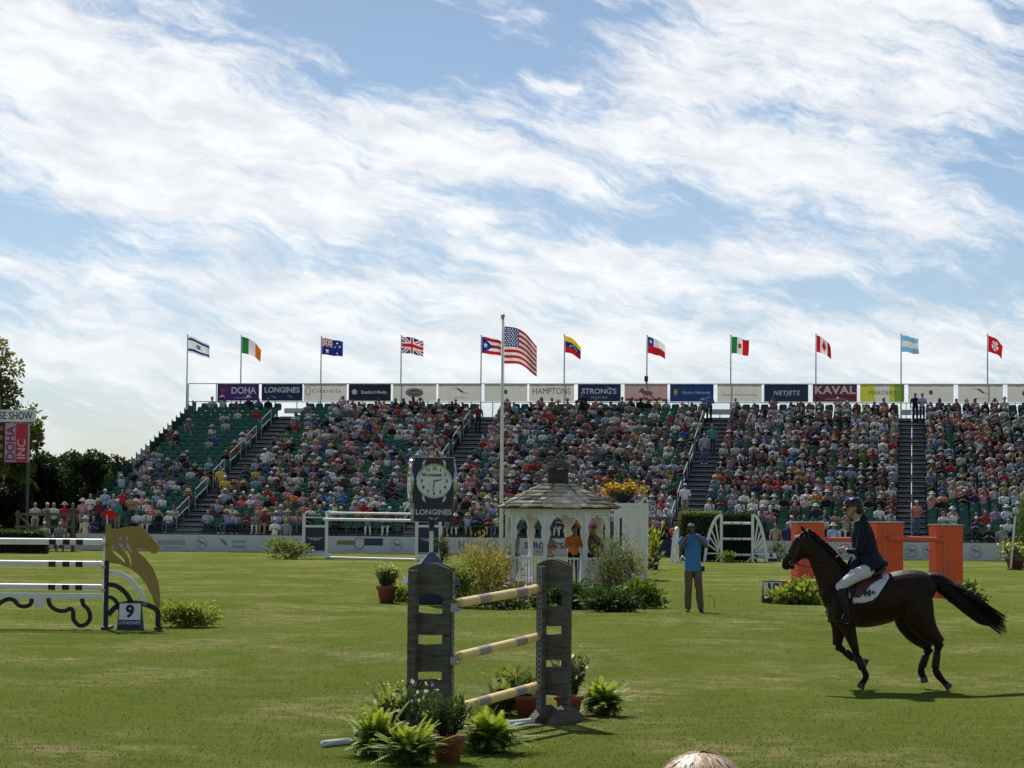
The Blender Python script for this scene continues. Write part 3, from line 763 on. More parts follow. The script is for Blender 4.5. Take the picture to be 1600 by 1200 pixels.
m = MB(); m.tube((.07, -.02, 1.0), (.05, -.02, ztp-.1), .006, n=5); m.box((.07, -.03, 1.0), (.03, .05, .16)); m.build('halyard', white_paint, t)

# ---------------------------------------------------------------- spectators
SK = [(.33, .20, .15), (.26, .155, .11), (.38, .25, .19), (.30, .16, .10), (.17, .09, .055)]
HAIR = [(.05, .03, .02), (.10, .06, .035), (.02, .016, .014), (.30, .21, .11), (.45, .34, .2), (.4, .39, .37), (.14, .08, .04)]
SHIRT = {'white': (.72, .72, .72), 'cream': (.60, .55, .43), 'pale blue': (.33, .45, .62), 'navy': (.03, .04, .10), 'black': (.018, .018, .02), 'grey': (.24, .25, .26),
         'pink': (.60, .28, .33), 'red': (.48, .03, .04), 'coral': (.70, .20, .12), 'orange': (.72, .22, .03), 'yellow': (.62, .45, .08), 'teal': (.05, .26, .25),
         'green': (.08, .25, .12), 'blue': (.06, .14, .42), 'tan': (.38, .28, .18), 'brown': (.14, .08, .05), 'maroon': (.18, .03, .05), 'lilac': (.38, .32, .52)}
SW = dict(zip(SHIRT, [27, 7, 7, 14, 20, 13, 5, 5, 3, 1, 1, 2, 2, 3, 8, 9, 4, 3]))
SN = [k for k in SHIRT for _ in range(SW[k])]
HATS = {None: None, 'white cap': (.75, .75, .74), 'white hat': (.75, .74, .70), 'straw hat': (.55, .42, .22), 'dark cap': (.03, .035, .05), 'red cap': (.45, .03, .03), 'blue cap': (.05, .1, .3)}
HW = [None]*11+['white cap']*5+['white hat']*3+['straw hat']*3+['dark cap']*3+['red cap', 'blue cap']
# slots: 0 shirt 1 skin 2 trousers 3 hair 4 hat
def spectator_geo(hat, pose, lh, n=6, seated=True):
    m = MB(); S = .43 if seated else .86
    lean = (-.04, .05, -.09)[pose % 3] if seated else 0
    m.loft([(0, .04, S), (0, .03, S+.16), (0, .01+lean*.5, S+.34), (0, lean, S+.47), (0, lean, S+.53)], [(.12, .165), (.115, .15), (.125, .19), (.10, .20), (.05, .07)], 8, 0, side=(1, 0, 0))
    hc = (0, lean-.02, S+.67)
    m.loft([(0, lean, S+.50), (0, lean-.01, S+.60)], [.052, .05], 6, 1)
    m.ell(hc, (.078, .095, .115), 1, 8, 6)
    if lh: m.loft([(0, lean+.03, S+.76), (0, lean+.055, S+.68), (0, lean+.06, S+.56), (0, lean+.05, S+.47)], [(.05, .06), (.06, .098), (.045, .10), (.02, .08)], 7, 3, side=(1, 0, 0))
    else: m.ell((0, lean+.008, S+.70), (.086, .098, .095), 3, 8, 5)
    if hat in ('cap', ):
        m.ell((0, lean, S+.725), (.092, .105, .085), 4, 8, 5); m.box((0, lean-.12, S+.735), (.13, .12, .015), 4)
    if hat == 'brim':
        m.lathe([(.21, S+.705), (.20, S+.725), (.10, S+.74), (.095, S+.80), (.06, S+.84)], 10, 4, (0, lean-.01, 0))
    for sg_ in (-1, 1):
        sh = (sg_*.19, lean+.0, S+.46)
        if seated:
            el_ = (sg_*(.24 if pose != 1 else .27), -.06+lean, S+.20); hd = [(sg_*.10, -.30, S+.15), (sg_*.05, -.26, S+.30), (sg_*.06, -.17, S+.60)][pose % 3 if sg_ > 0 or pose < 2 else 0]
            if pose == 3: el_ = (sg_*.26, -.10, S+.42); hd = (sg_*.09, -.12, S+.66)
            m.loft([sh, el_], [.055, .045], n, 0); m.loft([el_, hd], [.04, .032], n, 1); m.ell(hd, (.04, .045, .045), 1, 6, 4)
            kn = (sg_*.12, -.42, S+.04); ft = (sg_*.13, -.44, .06)
            m.loft([(sg_*.09, .02, S+.03), kn], [.085, .065], n, 2); m.loft([kn, ft], [.06, .042], n, 2); m.box((ft[0], ft[1]-.06, .04), (.09, .24, .075), 3)
        else:
            el_ = (sg_*.26, .02, S+.18); hd = (sg_*.24, -.10, S-.05)
            if pose == 1: hd = (sg_*.08, -.22, S+.28)
            if pose == 3: el_ = (sg_*.27, -.14, S+.40); hd = (sg_*.08, -.16, S+.64)
            m.loft([sh, el_], [.055, .045], n, 0); m.loft([el_, hd], [.04, .032], n, 1); m.ell(hd, (.04, .045, .05), 1, 6, 4)
            m.loft([(sg_*.09, .03, S+.04), (sg_*.10, .0, .47), (sg_*.10, .03, .08)], [.095, .065, .045], n, 2); m.box((sg_*.11, -.03, .04), (.095, .27, .08), 3)
    return m
PROTO = {}
def as_tris(m):
    F4 = []; M4 = []
    for f, k in zip(m.f, m.m):
        for i in range(1, len(f)-1): F4.append((f[0], f[i], f[i+1])); M4.append(k)
    return np.array(m.v), np.array(F4), np.array(M4)
for hat in (None, 'cap', 'brim'):
    for pose in range(4):
        for lh in (0, 1): PROTO[(hat, pose, lh, True)] = spectator_geo(hat, pose, lh)
        PROTO[(hat, pose, 0, False)] = spectator_geo(hat, pose, 0, seated=False)
    PROTO[(hat, 0, 1, False)] = spectator_geo(hat, 0, 1, seated=False)
PT = {k: as_tris(m) for k, m in PROTO.items()}
PM = {}
shirt_m = mat('spectator_shirt', (1, 1, 1), .8, .18, 9, objcol=True, spec=.2)
skin_ms = [mat(f'skin_tone_{c}', SK[i], .55, .08) for i, c in enumerate(('light', 'tan', 'fair', 'brown', 'deep'))]
hair_ms = [mat(f'hair_{c}', HAIR[i], .6, .2, 20) for i, c in enumerate(('brown', 'chestnut', 'black', 'blonde', 'fair', 'grey', 'auburn'))]
trou = [mat('trousers_'+c, v, .8, .2) for c, v in (('navy', (.03, .04, .08)), ('khaki', (.33, .26, .17)), ('white', (.6, .6, .58)), ('black', (.015, .015, .018)), ('denim', (.07, .12, .22)))]
hat_ms = {k: mat('hat_'+k.replace(' ', '_'), v, .7, .1) for k, v in HATS.items() if k}
def spectator_mesh(key, sk, ha, tr, hatn):
    kk = (key, sk, ha, tr, hatn)
    if kk not in PM:
        m = PROTO[key]; me = bpy.data.meshes.new('person'); me.from_pydata(m.v, [], m.f)
        for q in (shirt_m, skin_ms[sk], trou[tr], hair_ms[ha], hat_ms.get(hatn, hair_ms[ha])): me.materials.append(q)
        me.polygons.foreach_set('material_index', m.m); me.polygons.foreach_set('use_smooth', [True]*len(m.f)); me.update(); PM[kk] = me
    return PM[kk]
TCOL = [(.03, .04, .08), (.33, .26, .17), (.6, .6, .58), (.015, .015, .018), (.07, .12, .22)]
HN = ['brown', 'chestnut', 'dark', 'blonde', 'fair', 'grey', 'auburn']
def pick(u, r):
    """people sit in loose groups: neighbours lean to similar colours"""
    q = math.sin(u*.45+r*.8+2)*math.sin(u*.2-r*.3)
    sn = rnd.choice(SN)
    if q > .60 and rnd.random() < .40: sn = rnd.choice(['red', 'pink', 'coral', 'maroon', 'white'])
    if q < -.75 and rnd.random() < .3: sn = rnd.choice(['pale blue', 'lilac', 'blue', 'white'])
    hn = rnd.choice(HW); sk = rnd.choices(range(5), [4, 3, 4, 1.2, .7])[0]; ha = rnd.choices(range(7), [4, 3, 3, 3, 2, 2, 2])[0]
    lh = rnd.random() < .45; pose = rnd.choices(range(4), [4, 3, 2, 1.2])[0]; tr = rnd.randrange(5)
    return sn, hn, sk, ha, int(lh), pose, tr
def hatkind(hn): return None if hn is None else 'brim' if hn.endswith('hat') else 'cap'
people = [s for s in SEATS if occ[s[:2]]]
people.sort(key=lambda s: (s[1], -s[0]))
NIND = 262
gp = 'spectators seated in the front rows of the grandstand'
BLK = ['far left', 'second', 'third', 'fourth', 'fifth']
used_lab = set()
for s in people[:NIND]:
    u, r, b, i, n_ = s; sn, hn, sk, ha, lh, pose, tr = pick(u, r)
    v, z = row(r); o = link('person', spectator_mesh((hatkind(hn), pose, lh, True), sk, ha, tr, hn))
    o.location = st(u+rnd.uniform(-.06, .06), v+.36+rnd.uniform(-.05, .03), z); o.rotation_euler = (0, 0, -TH+rnd.uniform(-.35, .35))
    k = rnd.uniform(.88, 1.02); o.scale = (k, k, k); o.color = (*SHIRT[sn], 1)
    hd = hn if hn else f'{HN[ha]} hair'
    lab = f'seated spectator, {sn} shirt, {hd}, {(["front"]+ordn[1:])[r]} row, seat {ordn[i]} in {BLK[b]} block'
    tag(o, lab, 'person', gp)
Vc, Fc_, Cc = [], [], []; base = 0
def add_crowd(P, key, sn, sk, ha, tr, hn, rz, k):
    global base
    Vp, Fp, Mp = PT[key]; c, s_ = math.cos(rz)*k, math.sin(rz)*k
    Vw = np.stack([Vp[:, 0]*c-Vp[:, 1]*s_+P.x, Vp[:, 0]*s_+Vp[:, 1]*c+P.y, Vp[:, 2]*k+P.z], 1)
    pal = np.array([tuple(.92*c_+.08*sum(SHIRT[sn])/3 for c_ in SHIRT[sn]), SK[sk], TCOL[tr], HAIR[ha], HATS[hn] if hn else HAIR[ha]])
    Vc.append(Vw); Fc_.append(Fp+base); Cc.append(pal[Mp]*.72*rnd.choice((.7, 1, 1, 1.25))); base += len(Vp)
for s in people[NIND:]:
    u, r, b, i, n_ = s; sn, hn, sk, ha, lh, pose, tr = pick(u, r); v, z = row(r)
    add_crowd(st(u+rnd.uniform(-.06, .06), v+.36+rnd.uniform(-.05, .03), z), (hatkind(hn), pose, lh, True), sn, sk, ha, tr, hn, -TH+rnd.uniform(-.35, .35), rnd.uniform(.86, 1.0))
o = npmesh('crowd', np.concatenate(Vc), np.concatenate(Fc_), mat('crowd_clothes', (1, 1, 1), .8, .12, 9, attr=True, spec=.2), np.concatenate(Cc), smooth=True)
tag(o, 'dense mass of seated spectators in summer clothes filling the upper rows', 'crowd', kind='stuff')
def standing(loc, sn, hn=None, sk=0, ha=0, tr=0, pose=0, rz=0, lh=0, lab='', k=1.0, group=None):
    key = (hatkind(hn), pose, lh if pose == 0 else 0, False)
    o = link('person', spectator_mesh(key, sk, ha, tr, hn)); o.location = loc; o.rotation_euler = (0, 0, rz); o.scale = (k, k, k)
    o.color = (*SHIRT[sn], 1); tag(o, lab, 'person', group or 'people standing round the arena'); return o
def on_row(px, r, dv=.1):
    v, z = row(r); u = su(px, 800, v)[0]; return st(u, v+dv, z)
# standing people on the stairs and by the top rail
for (px, r, sn, hn, sk, ha, tr, pose, rz, lab) in [
    (1070, 4, 'white', 'white cap', 0, 0, 1, 1, PI, 'standing man in a white shirt climbing the stairs beside the gazebo roof'),
    (350, 5, 'yellow', 'white cap', 3, 2, 1, 1, .3, 'steward in a yellow shirt standing on the left stairs'),
    (343, 7, 'yellow', None, 3, 2, 0, 0, .2, 'steward in yellow higher up on the left stairs'),
    (1107, 25, 'blue', None, 3, 2, 3, 1, 0, 'standing person in blue against the deep blue banner'),
    (908, 25, 'black', None, 3, 2, 3, 1, 0, 'tall person in black standing before the navy banner'),
    (1100, 15, 'lilac', None, 1, 5, 4, 0, .2, 'person in lilac standing on the third stairs'),
    (1112, 17, 'teal', None, 1, 1, 0, 0, -.2, 'person in a teal top standing above the person in lilac'),
    (745, 22, 'maroon', None, 3, 2, 3, 0, .2, 'person in dark red standing at the top of the second stairs'),
    (412, 11, 'white', 'white cap', 1, 1, 4, 1, PI-.3, 'person in white walking up the left stairs'),
    (1430, 25, 'black', None, 1, 2, 3, 0, 0, 'person in black standing at the top of the right stairs'),
    (1441, 25, 'pale blue', None, 1, 1, 0, 1, .4, 'person in pale blue beside the one in black on the right stairs'),
    (1432, 1, 'coral', 'white cap', 0, 0, 4, 1, .2, 'person in a coral shirt standing at the foot of the right stairs'),
    (128, 0, 'pink', 'white hat', 0, 3, 1, 0, 0, 'woman in pink and white hat standing at the left end'),
    (140, 1, 'white', None, 1, 1, 0, 1, .2, 'dark haired person in white near the left end'),
    (152, 0, 'maroon', 'straw hat', 0, 0, 3, 0, -.2, 'person in maroon and straw hat above the gold horse head post'),
    (163, 2, 'pale blue', 'white cap', 0, 4, 0, 1, 0, 'person in pale blue and white cap high at the left end'),
    (176, 1, 'lilac', None, 2, 3, 2, 0, .3, 'blonde person in lilac standing above the gold horse head'),
    (190, 2, 'red', None, 1, 2, 3, 1, 0, 'person in red standing at the left end of the lower rows'),
    (182, 0, 'teal', 'white cap', 0, 5, 1, 0, -.3, 'person in teal and white cap standing low behind the gold horse head'),
    (204, 1, 'tan', 'dark cap', 1, 0, 0, 1, .1, 'person in tan and dark cap standing right of the one in red'),
    (700, 2, 'pale blue', 'white cap', 0, 4, 2, 0, .2, 'person in pale blue standing right of the clock tower')]:
    standing(on_row(px, r), sn, hn, sk, ha, tr, pose, rz-TH, 0, lab, group='people standing on the grandstand stairs')
# people at ground level behind the boards
for (px, sn, hn, sk, ha, tr, pose, lab) in [
    (134, 'cream', 'white hat', 0, 3, 2, 0, 'woman in cream standing at the left end of the stand'), (147, 'navy', None, 1, 1, 3, 1, 'person in navy behind the red flag of the gold jump'),
    (430, 'white', 'white cap', 0, 0, 1, 1, 'person in white standing left of the white jump'), (447, 'grey', None, 0, 5, 0, 0, 'person in grey standing beside the first pair left of the white jump'),
    (1055, 'orange', 'dark cap', 1, 0, 1, 1, 'person in an orange top behind the photographer'), (1036, 'black', 'white cap', 0, 2, 3, 1, 'person in black with white cap left of the one in orange'),
    (1230, 'navy', None, 3, 2, 3, 0, 'person in navy standing left of the orange jump'), (1212, 'tan', None, 1, 1, 0, 0, 'person in tan standing above the number 8 sign'),
    (1302, 'pale blue', 'white hat', 0, 4, 2, 0, 'person in pale blue standing behind the rider'),
    (1545, 'black', 'white cap', 0, 3, 3, 1, 'person in black with cap standing behind the boards at far right'), (1565, 'grey', 'white cap', 0, 3, 0, 0, 'person in grey at far right behind the boards')]:
    u = su(px, 850, 1.0)[0]; standing(st(u, .9, 0), sn, hn, sk, ha, tr, pose, -TH, 0, lab, group='people standing behind the arena boards')
# ---------------------------------------------------------------- foliage
leaf_m = mat('leaf', (1, 1, 1), .55, .1, 3, trans=.45, attr=True, spec=.35, transcol=(1.3, 1.25, .6))
def unit(n): a = nr.normal(size=(n, 3)); return a/np.linalg.norm(a, axis=1, keepdims=True)
def leaves(P, size, dirs=None, aspect=.45, flop=.5, cols=((.05, .09, .02), (.12, .18, .04)), cbias=None):
    """diamond leaves at points P; returns V, quads, colours"""
    n = len(P); d = unit(n) if dirs is None else dirs/np.linalg.norm(dirs, axis=1, keepdims=True)+unit(n)*flop
    d /= np.linalg.norm(d, axis=1, keepdims=True); s = np.cross(d, unit(n)); s /= np.linalg.norm(s, axis=1, keepdims=True)+1e-9
    L_ = (size*(.6+.8*nr.rand(n)))[:, None] if np.isscalar(size) else size[:, None]
    nrm = np.cross(d, s)
    V = np.stack([P, P+d*L_*.5+s*L_*aspect*.5+nrm*L_*.07, P+d*L_, P+d*L_*.5-s*L_*aspect*.5+nrm*L_*.07], 1).reshape(-1, 3)
    Fq = np.arange(n*4).reshape(n, 4)
    t = nr.rand(n, 1) if cbias is None else np.clip(cbias[:, None]+.3*(nr.rand(n, 1)-.5), 0, 1)
    c0, c1 = np.array(cols[0]), np.array(cols[1])
    return V, Fq, (c0*(1-t)+c1*t)*(.8+.4*nr.rand(n, 1))
def merge(parts):
    V, Fq, C, b = [], [], [], 0
    for v, f, c in parts: V.append(v); Fq.append(f+b); C.append(c); b += len(v)
    return np.concatenate(V), np.concatenate(Fq), np.concatenate(C)
def frond(base, az, length, lift, nleaf, lw, cols, droop=1.0, tipc=.4):
    """an arching fern frond with paired leaflets"""
    t = np.linspace(.08, 1, nleaf); 
    r = length*(t*math.cos(lift)+.12*t*t); z = length*(t*math.sin(lift)-droop*.62*t*t)
    C = np.stack([r*math.cos(az), r*math.sin(az), z], 1)+base
    dirv = np.gradient(C, axis=0); dirv /= np.linalg.norm(dirv, axis=1, keepdims=True)
    side = np.array([-math.sin(az), math.cos(az), 0.0]); parts = []
    w_ = lw*np.sin(np.clip(t*2.9+.15, 0, PI))**.7+.012
    for sg_ in (-1, 1):
        d = side[None]*sg_*.9+dirv*.5+np.array([0, 0, .1]); d /= np.linalg.norm(d, axis=1, keepdims=True)
        up = np.cross(d, dirv)*sg_; wd = dirv*(length/nleaf*.42)
        tip = C+d*w_[:, None]+np.array([0, 0, -.25])*w_[:, None]
        V = np.stack([C-wd, C+wd, tip+wd*.3, tip-wd*.3], 1).reshape(-1, 3)
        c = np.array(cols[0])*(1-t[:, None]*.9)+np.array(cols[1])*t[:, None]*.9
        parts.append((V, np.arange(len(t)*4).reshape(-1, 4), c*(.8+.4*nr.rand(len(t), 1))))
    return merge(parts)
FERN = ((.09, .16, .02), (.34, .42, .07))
def fern_parts(rad, n, cols=FERN, leafw=.040, up=(.45, 1.5), nl=20, squash=1.0, z0=.05):
    n = int(n*2.1); rad = rad*.92
    ps = []
    for i in range(n):
        a = nr.rand()*2*PI; lf = up[0]+(up[1]-up[0])*nr.rand(); ln = rad*(.7+.5*nr.rand())
        b = np.array([nr.normal()*.06*rad*2, nr.normal()*.06*rad*2, z0+nr.rand()*.06])
        ps.append(frond(b, a, ln, lf, nl, leafw, cols, .25+.75*nr.rand()*squash))
    return ps
def emit(name, ps, parent=None, m=None):
    V, Fq, C = merge(ps); return npmesh(name, V, Fq, m or leaf_m, C, parent=parent)
def fern(loc, rad, n, label, group, cols=FERN, white=0, **k):
    t = thing('fern', label, 'fern', loc, rnd.random()*6, group)
    emit('fronds', fern_parts(rad, n, cols, **k), t)
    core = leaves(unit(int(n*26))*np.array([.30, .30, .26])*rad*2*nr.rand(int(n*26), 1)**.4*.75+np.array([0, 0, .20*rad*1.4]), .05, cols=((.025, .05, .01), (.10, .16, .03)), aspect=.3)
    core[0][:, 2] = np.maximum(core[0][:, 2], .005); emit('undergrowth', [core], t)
    if white: P = nr.normal(size=(white, 3))*[rad*.3, rad*.3, rad*.12]+[0, 0, rad*.85]; emit('blossom', [leaves(P, .018, cols=((.6, .6, .45), (.75, .75, .65)), aspect=.9)], t)
    return t
terra = mat('terracotta', (.30, .085, .05), .8, .2, 7, .3)
soil = mat('soil', (.03, .02, .015), .95, .3, 30)
def pot(parent, r=.17, h=.27, m=None):
    b = MB(); b.lathe([(r*.68, 0), (r*.92, h*.78), (r*1.0, h*.80), (r*1.08, h*.82), (r*1.08, h), (r*.96, h), (r*.94, h*.9)], 20); b.build('pot', m or terra, parent, True)
    s_ = MB(); s_.lathe([(r*.93, h*.86), (r*.93, h*.9)], 16); s_.build('soil', soil, parent)
def potted(loc, r, h, label, group, hh=.4, rad=.25, n=500, cols=((.03, .06, .015), (.08, .14, .03)), lw=.06, stems=30, cat='potted plant', flowers=None, spread=1.0, name='potted_plant', potm=None):
    t = thing(name, label, cat, loc, 0, group); pot(t, r, h, potm); ps = []
    for i in range(stems):
        a = rnd.random()*2*PI; tip = np.array([math.cos(a)*rad*spread*rnd.random()**.5, math.sin(a)*rad*spread*rnd.random()**.5, h+hh*(.55+.45*rnd.random())])
        b0 = np.array([math.cos(a)*r*.4, math.sin(a)*r*.4, h*.9]); k = max(4, n//stems); q = nr.rand(k, 1)**.7
        P = b0+(tip-b0)*q; d = np.tile(tip-b0, (k, 1))
        ps.append(leaves(P, lw, dirs=d, flop=.9, cols=cols, aspect=.3, cbias=(q[:, 0]*.9)))
    emit('foliage', ps, t)
    if flowers:
        for nm, cc, cnt in flowers:
            P = nr.normal(size=(cnt, 3))*[rad*.5, rad*.5, hh*.22]+[0, 0, h+hh*.85]; emit(nm, [leaves(P, .045, cols=(cc, cc), aspect=.9)], t)
    return t
def bush(loc, rx, ry, h, n, label, cat='bush', group=None, cols=((.05, .09, .02), (.14, .2, .05)), lw=.09, name='bush', flop=.9, clump=16, flowers=None, aspect=.4, stems=8, z0=.05):
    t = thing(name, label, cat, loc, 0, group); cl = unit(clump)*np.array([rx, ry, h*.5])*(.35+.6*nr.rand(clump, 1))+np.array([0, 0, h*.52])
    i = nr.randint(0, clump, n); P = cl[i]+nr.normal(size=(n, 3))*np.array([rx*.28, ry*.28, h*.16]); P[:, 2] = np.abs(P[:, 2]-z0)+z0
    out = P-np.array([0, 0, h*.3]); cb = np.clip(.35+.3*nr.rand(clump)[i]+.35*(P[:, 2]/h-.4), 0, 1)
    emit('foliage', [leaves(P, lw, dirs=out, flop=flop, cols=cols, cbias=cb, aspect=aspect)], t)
    b = MB()
    for q in range(stems):
        c = cl[q % clump]; b.loft([(c[0]*.1, c[1]*.1, 0), (c[0]*.5, c[1]*.5, c[2]*.55), tuple(c)], [.02*h**.5, .012*h**.5, .004], 5)
    b.build('stems', mat('twig', (.12, .08, .05), .8, .2, 10), t)
    if flowers:
        for nm, cc, cnt, sz in flowers:
            j = nr.randint(0, clump, cnt); P = cl[j]+nr.normal(size=(cnt, 3))*np.array([rx*.25, ry*.25, h*.13])+[0, 0, h*.06]
            emit(nm, [leaves(np.maximum(P, .03), sz, cols=(cc, tuple(x*.8 for x in cc)), aspect=.9)], t)
    return t

# ---------------------------------------------------------------- far left: trees, hedge, sign tower, rustic fence
def tree(loc, h, rx, n, label, cols, trunk=.25, cl=30, lw=.28, name='tree', lo=.25, group=None, sq=1.0):
    t = thing(name, label, 'tree', loc, rnd.random()*6, group)
    c = unit(cl)*np.array([rx, rx, h*(1-lo)*.5])*(.45+.6*nr.rand(cl, 1))+np.array([0, 0, h*(lo+(1-lo)*.5)])
    i = nr.randint(0, cl, n); sz = (.5+.7*nr.rand(cl))[i][:, None]
    P = c[i]+unit(n)*nr.rand(n, 1)**.45*np.array([rx*.34, rx*.34, h*.11])*sz
    cb = np.clip(.15+.7*nr.rand(cl)[i], 0, 1)
    emit('crown', [leaves(P, lw, dirs=P-c[i], flop=1.1, cols=cols, cbias=cb, aspect=.6)], t)
    b = MB(); b.loft([(0, 0, -.1), (.05, 0, h*lo), (0, .1, h*.55), (0, 0, h*.85)], [trunk, trunk*.8, trunk*.45, trunk*.1], 8)
    for q in range(min(10, cl)):
        z = h*(lo*.8+.35*rnd.random()); b.loft([(0, 0, z), tuple((np.array([0, 0, z])+c[q])/2+[0, 0, .1*h*.3]), tuple(c[q])], [trunk*.35, trunk*.2, .02], 5)
    b.build('trunk', mat('bark', (.09, .07, .05), .9, .3, 8, .5), t, True); return t
p = at(-32, 800, 140); p.z = 0
tree(p, 10.5, 3.3, 17000, 'tall broadleaf tree with sunlit olive crown behind the horse show sign', ((.045, .065, .022), (.21, .21, .08)), .3, 40, .26, lo=.28)
DARK = ((.014, .024, .013), (.045, .068, .028))
for k, (px, hh_) in enumerate([(-60, 4.4), (-15, 4.8), (18, 5.0), (48, 5.3), (76, 5.1), (104, 5.6), (130, 5.1), (156, 5.0), (182, 5.2), (208, 5.1), (236, 4.6)]):
    p = at(px, 800, 152+(k % 3)*2.0); p.z = 0
    tree(p, hh_+.1, 1.7, 11000, f'dark evergreen tree, {ordn[k]} from the left in the row behind the fence', DARK, .12, 34, .20, 'evergreen_tree', .0, 'dark evergreens left of the grandstand')
# clipped hedge and dark plank at the far left
def hedge(loc, rz, L_, W_, H_, n, label, cols, lw=.12, name='hedge', group=None, top=None):
    t = thing(name, label, 'hedge', loc, rz, group); P = nr.rand(n, 3)-.5; ax = nr.randint(0, 4, n)
    P[ax == 0, 1] = -.5; P[ax == 1, 2] = .5; P[ax == 2, 0] = np.sign(P[ax == 2, 0])*.5
    P = P*[L_, W_, H_]+[0, 0, H_/2]+nr.normal(size=(n, 3))*.035; P[:, 2] = np.maximum(P[:, 2], .01)
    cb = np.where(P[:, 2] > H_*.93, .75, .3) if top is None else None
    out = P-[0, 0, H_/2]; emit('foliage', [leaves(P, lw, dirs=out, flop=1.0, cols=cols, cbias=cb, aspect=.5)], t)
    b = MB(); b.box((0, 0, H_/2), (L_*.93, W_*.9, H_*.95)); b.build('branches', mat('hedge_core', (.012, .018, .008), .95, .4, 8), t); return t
p = at(20, 800, 114); p.z = 0
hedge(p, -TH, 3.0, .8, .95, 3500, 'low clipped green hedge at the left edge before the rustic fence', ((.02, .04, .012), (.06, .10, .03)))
# rustic fence
wood_g = mat('weathered_wood', (.13, .115, .09), .85, .25, 4, .4, 30, stretch=(1, 1, 6))
pf = at(28, 800, 119); pf.z = 0
t = thing('rustic_fence', 'weathered brown post and rail fence with leaning people at far left', 'fence', pf, -TH)
for x in (0, 1.45, 2.75): b = MB(); b.box((x, 0, .95), (.14, .12, 1.95)); b.build('post', wood_g, t)
for z in (.55, 1.15, 1.75): b = MB(); b.bar((-.1, -.08, z), (2.9, -.08, z+.02), .05, .13); b.build('rail', wood_g, t)
b = MB(); b.bar((.1, -.14, 1.7), (1.35, -.14, .6), .04, .1); b.build('rail', wood_g, t)
plat = thing('viewing_deck', 'grey timber viewing deck behind the rustic fence', 'deck', pf+V_*.3+U_*1.3, -TH)
b = MB(); b.box((0, .5, .62), (3.0, 1.0, .08)); b.build('deck_top', wood_g, plat)
for x in (-1.3, 0, 1.3):
    b = MB(); b.box((x, .1, .29), (.1, .1, .58)); b.build('deck_leg', wood_g, plat)
for px, sn, hn, sk, ha, tr, pose, lab in [(55, 'cream', None, 0, 5, 1, 1, 'fair haired person in cream leaning over the rustic fence'), (74, 'tan', 'white cap', 0, 0, 1, 1, 'person in tan at the middle of the rustic fence'),
        (84, 'white', None, 0, 4, 0, 1, 'blonde person in white at the rustic fence'), (101, 'red', 'straw hat', 0, 3, 1, 0, 'woman in a red top and wide straw hat at the rustic fence'), (114, 'brown', None, 1, 0, 3, 0, 'person in brown at the right end of the rustic fence')]:
    q = at(px, 800, 120.2); q.z = .66; standing(q, sn, hn, sk, ha, tr, pose, 0, 0, lab, group='people leaning on the rustic fence')
for px, sn, lab in [(94, 'grey', 'crouching person in a cap in front of the rustic fence'), (70, 'cream', 'person in pale clothes sitting low before the rustic fence')]:
    o = link('person', spectator_mesh(('cap', 1, 0, True), 0, 0, 0, 'white hat')); q = at(px, 800, 118.2); q.z = .18
    o.location = q; o.color = (*SHIRT[sn], 1); tag(o, lab, 'person', 'people leaning on the rustic fence')
    st_ = thing('stool', 'small stool under the '+lab.replace(' in front of the rustic fence', '').replace(' before the rustic fence', ''), 'stool', (q.x, q.y, 0)); b = MB(); b.box((0, .03, .585), (.4, .4, .04)); b.build('seat', wood_g, st_)
    b = MB(); [b.box((sx*.16, .03+sy*.16, .283), (.04, .04, .564)) for sx in (-1, 1) for sy in (-1, 1)]; b.build('frame', wood_g, st_)
# horse show tower
Yt = 133.0; q0 = at(0, 650, Yt); sT = 3900/Yt
t = thing('sign_tower', 'white HORSE SHOW sign tower with vertical pink and black banners at left edge', 'sign', (q0.x, Yt, 0))
xr = 55/sT; zA, zB = at(0, 640, Yt).z, at(0, 659, Yt).z
b = MB(); b.box((xr-3.3, 0, (zA+zB)/2), (6.6, .3, zA-zB)); b.build('header_board', white_paint, t)
b = MB(); put_text(b, 'HAMPTON CLASSIC HORSE SHOW', xr-.12, -.152, (zA+zB)/2-.02, .56, 0, align='RIGHT', ext=.004, bold=.008, xs=.74); b.build('lettering', ink_n, t)
z1, z2 = at(0, 661, Yt).z, at(0, 722, Yt).z
def vb(x0, x1, mt, nm, s=0): b = MB(); b.box(((x0+x1)/2/sT, -.05-s, (z1+z2)/2), ((x1-x0)/sT, .03, z1-z2-s)); return b.build(nm, mt, t)
vb(-30, 8, vinyl('black_banner', (.02, .015, .015), 0), 'banner'); pk = vb(9, 47, vinyl('pink_banner', (.62, .33, .45), 0), 'banner'); vb(26, 44, vinyl('red_banner', (.5, .03, .06), 0), 'banner_panel', .05)
b = MB(); put_text(b, 'DOHA', 18/sT, -.075, (z1+z2)/2-.05, .62, 0, rot=PI/2, ext=.003, bold=.012); b.build('lettering', mat('plum_ink', (.16, .03, .16), .5, .1), t)
b = MB(); put_text(b, 'INC', 35.5/sT, -.125, (z1+z2)/2-.35, .62, 0, rot=PI/2, ext=.003, bold=.012); b.build('lettering', mat('pink_ink', (.7, .45, .5), .5, .1), t)
b = MB()
for q in range(4): disc(b, 3/sT, -.07, z2+.35+q*.48, .1, .14, 0, 7)
b.build('emblem', mat('copper_ink', (.35, .14, .07), .5, .1), t)
b = MB()
for x in (-3.2, -1.4, xr-.35): b.box((x, .05, zA/2-.01), (.14, .14, zA-.02))
b.build('frame', dark_steel, t)
b = MB(); b.box((-1.5, 0, zA+.35), (2.95, .4, .66)); b.build('display_cabinet', black, t)

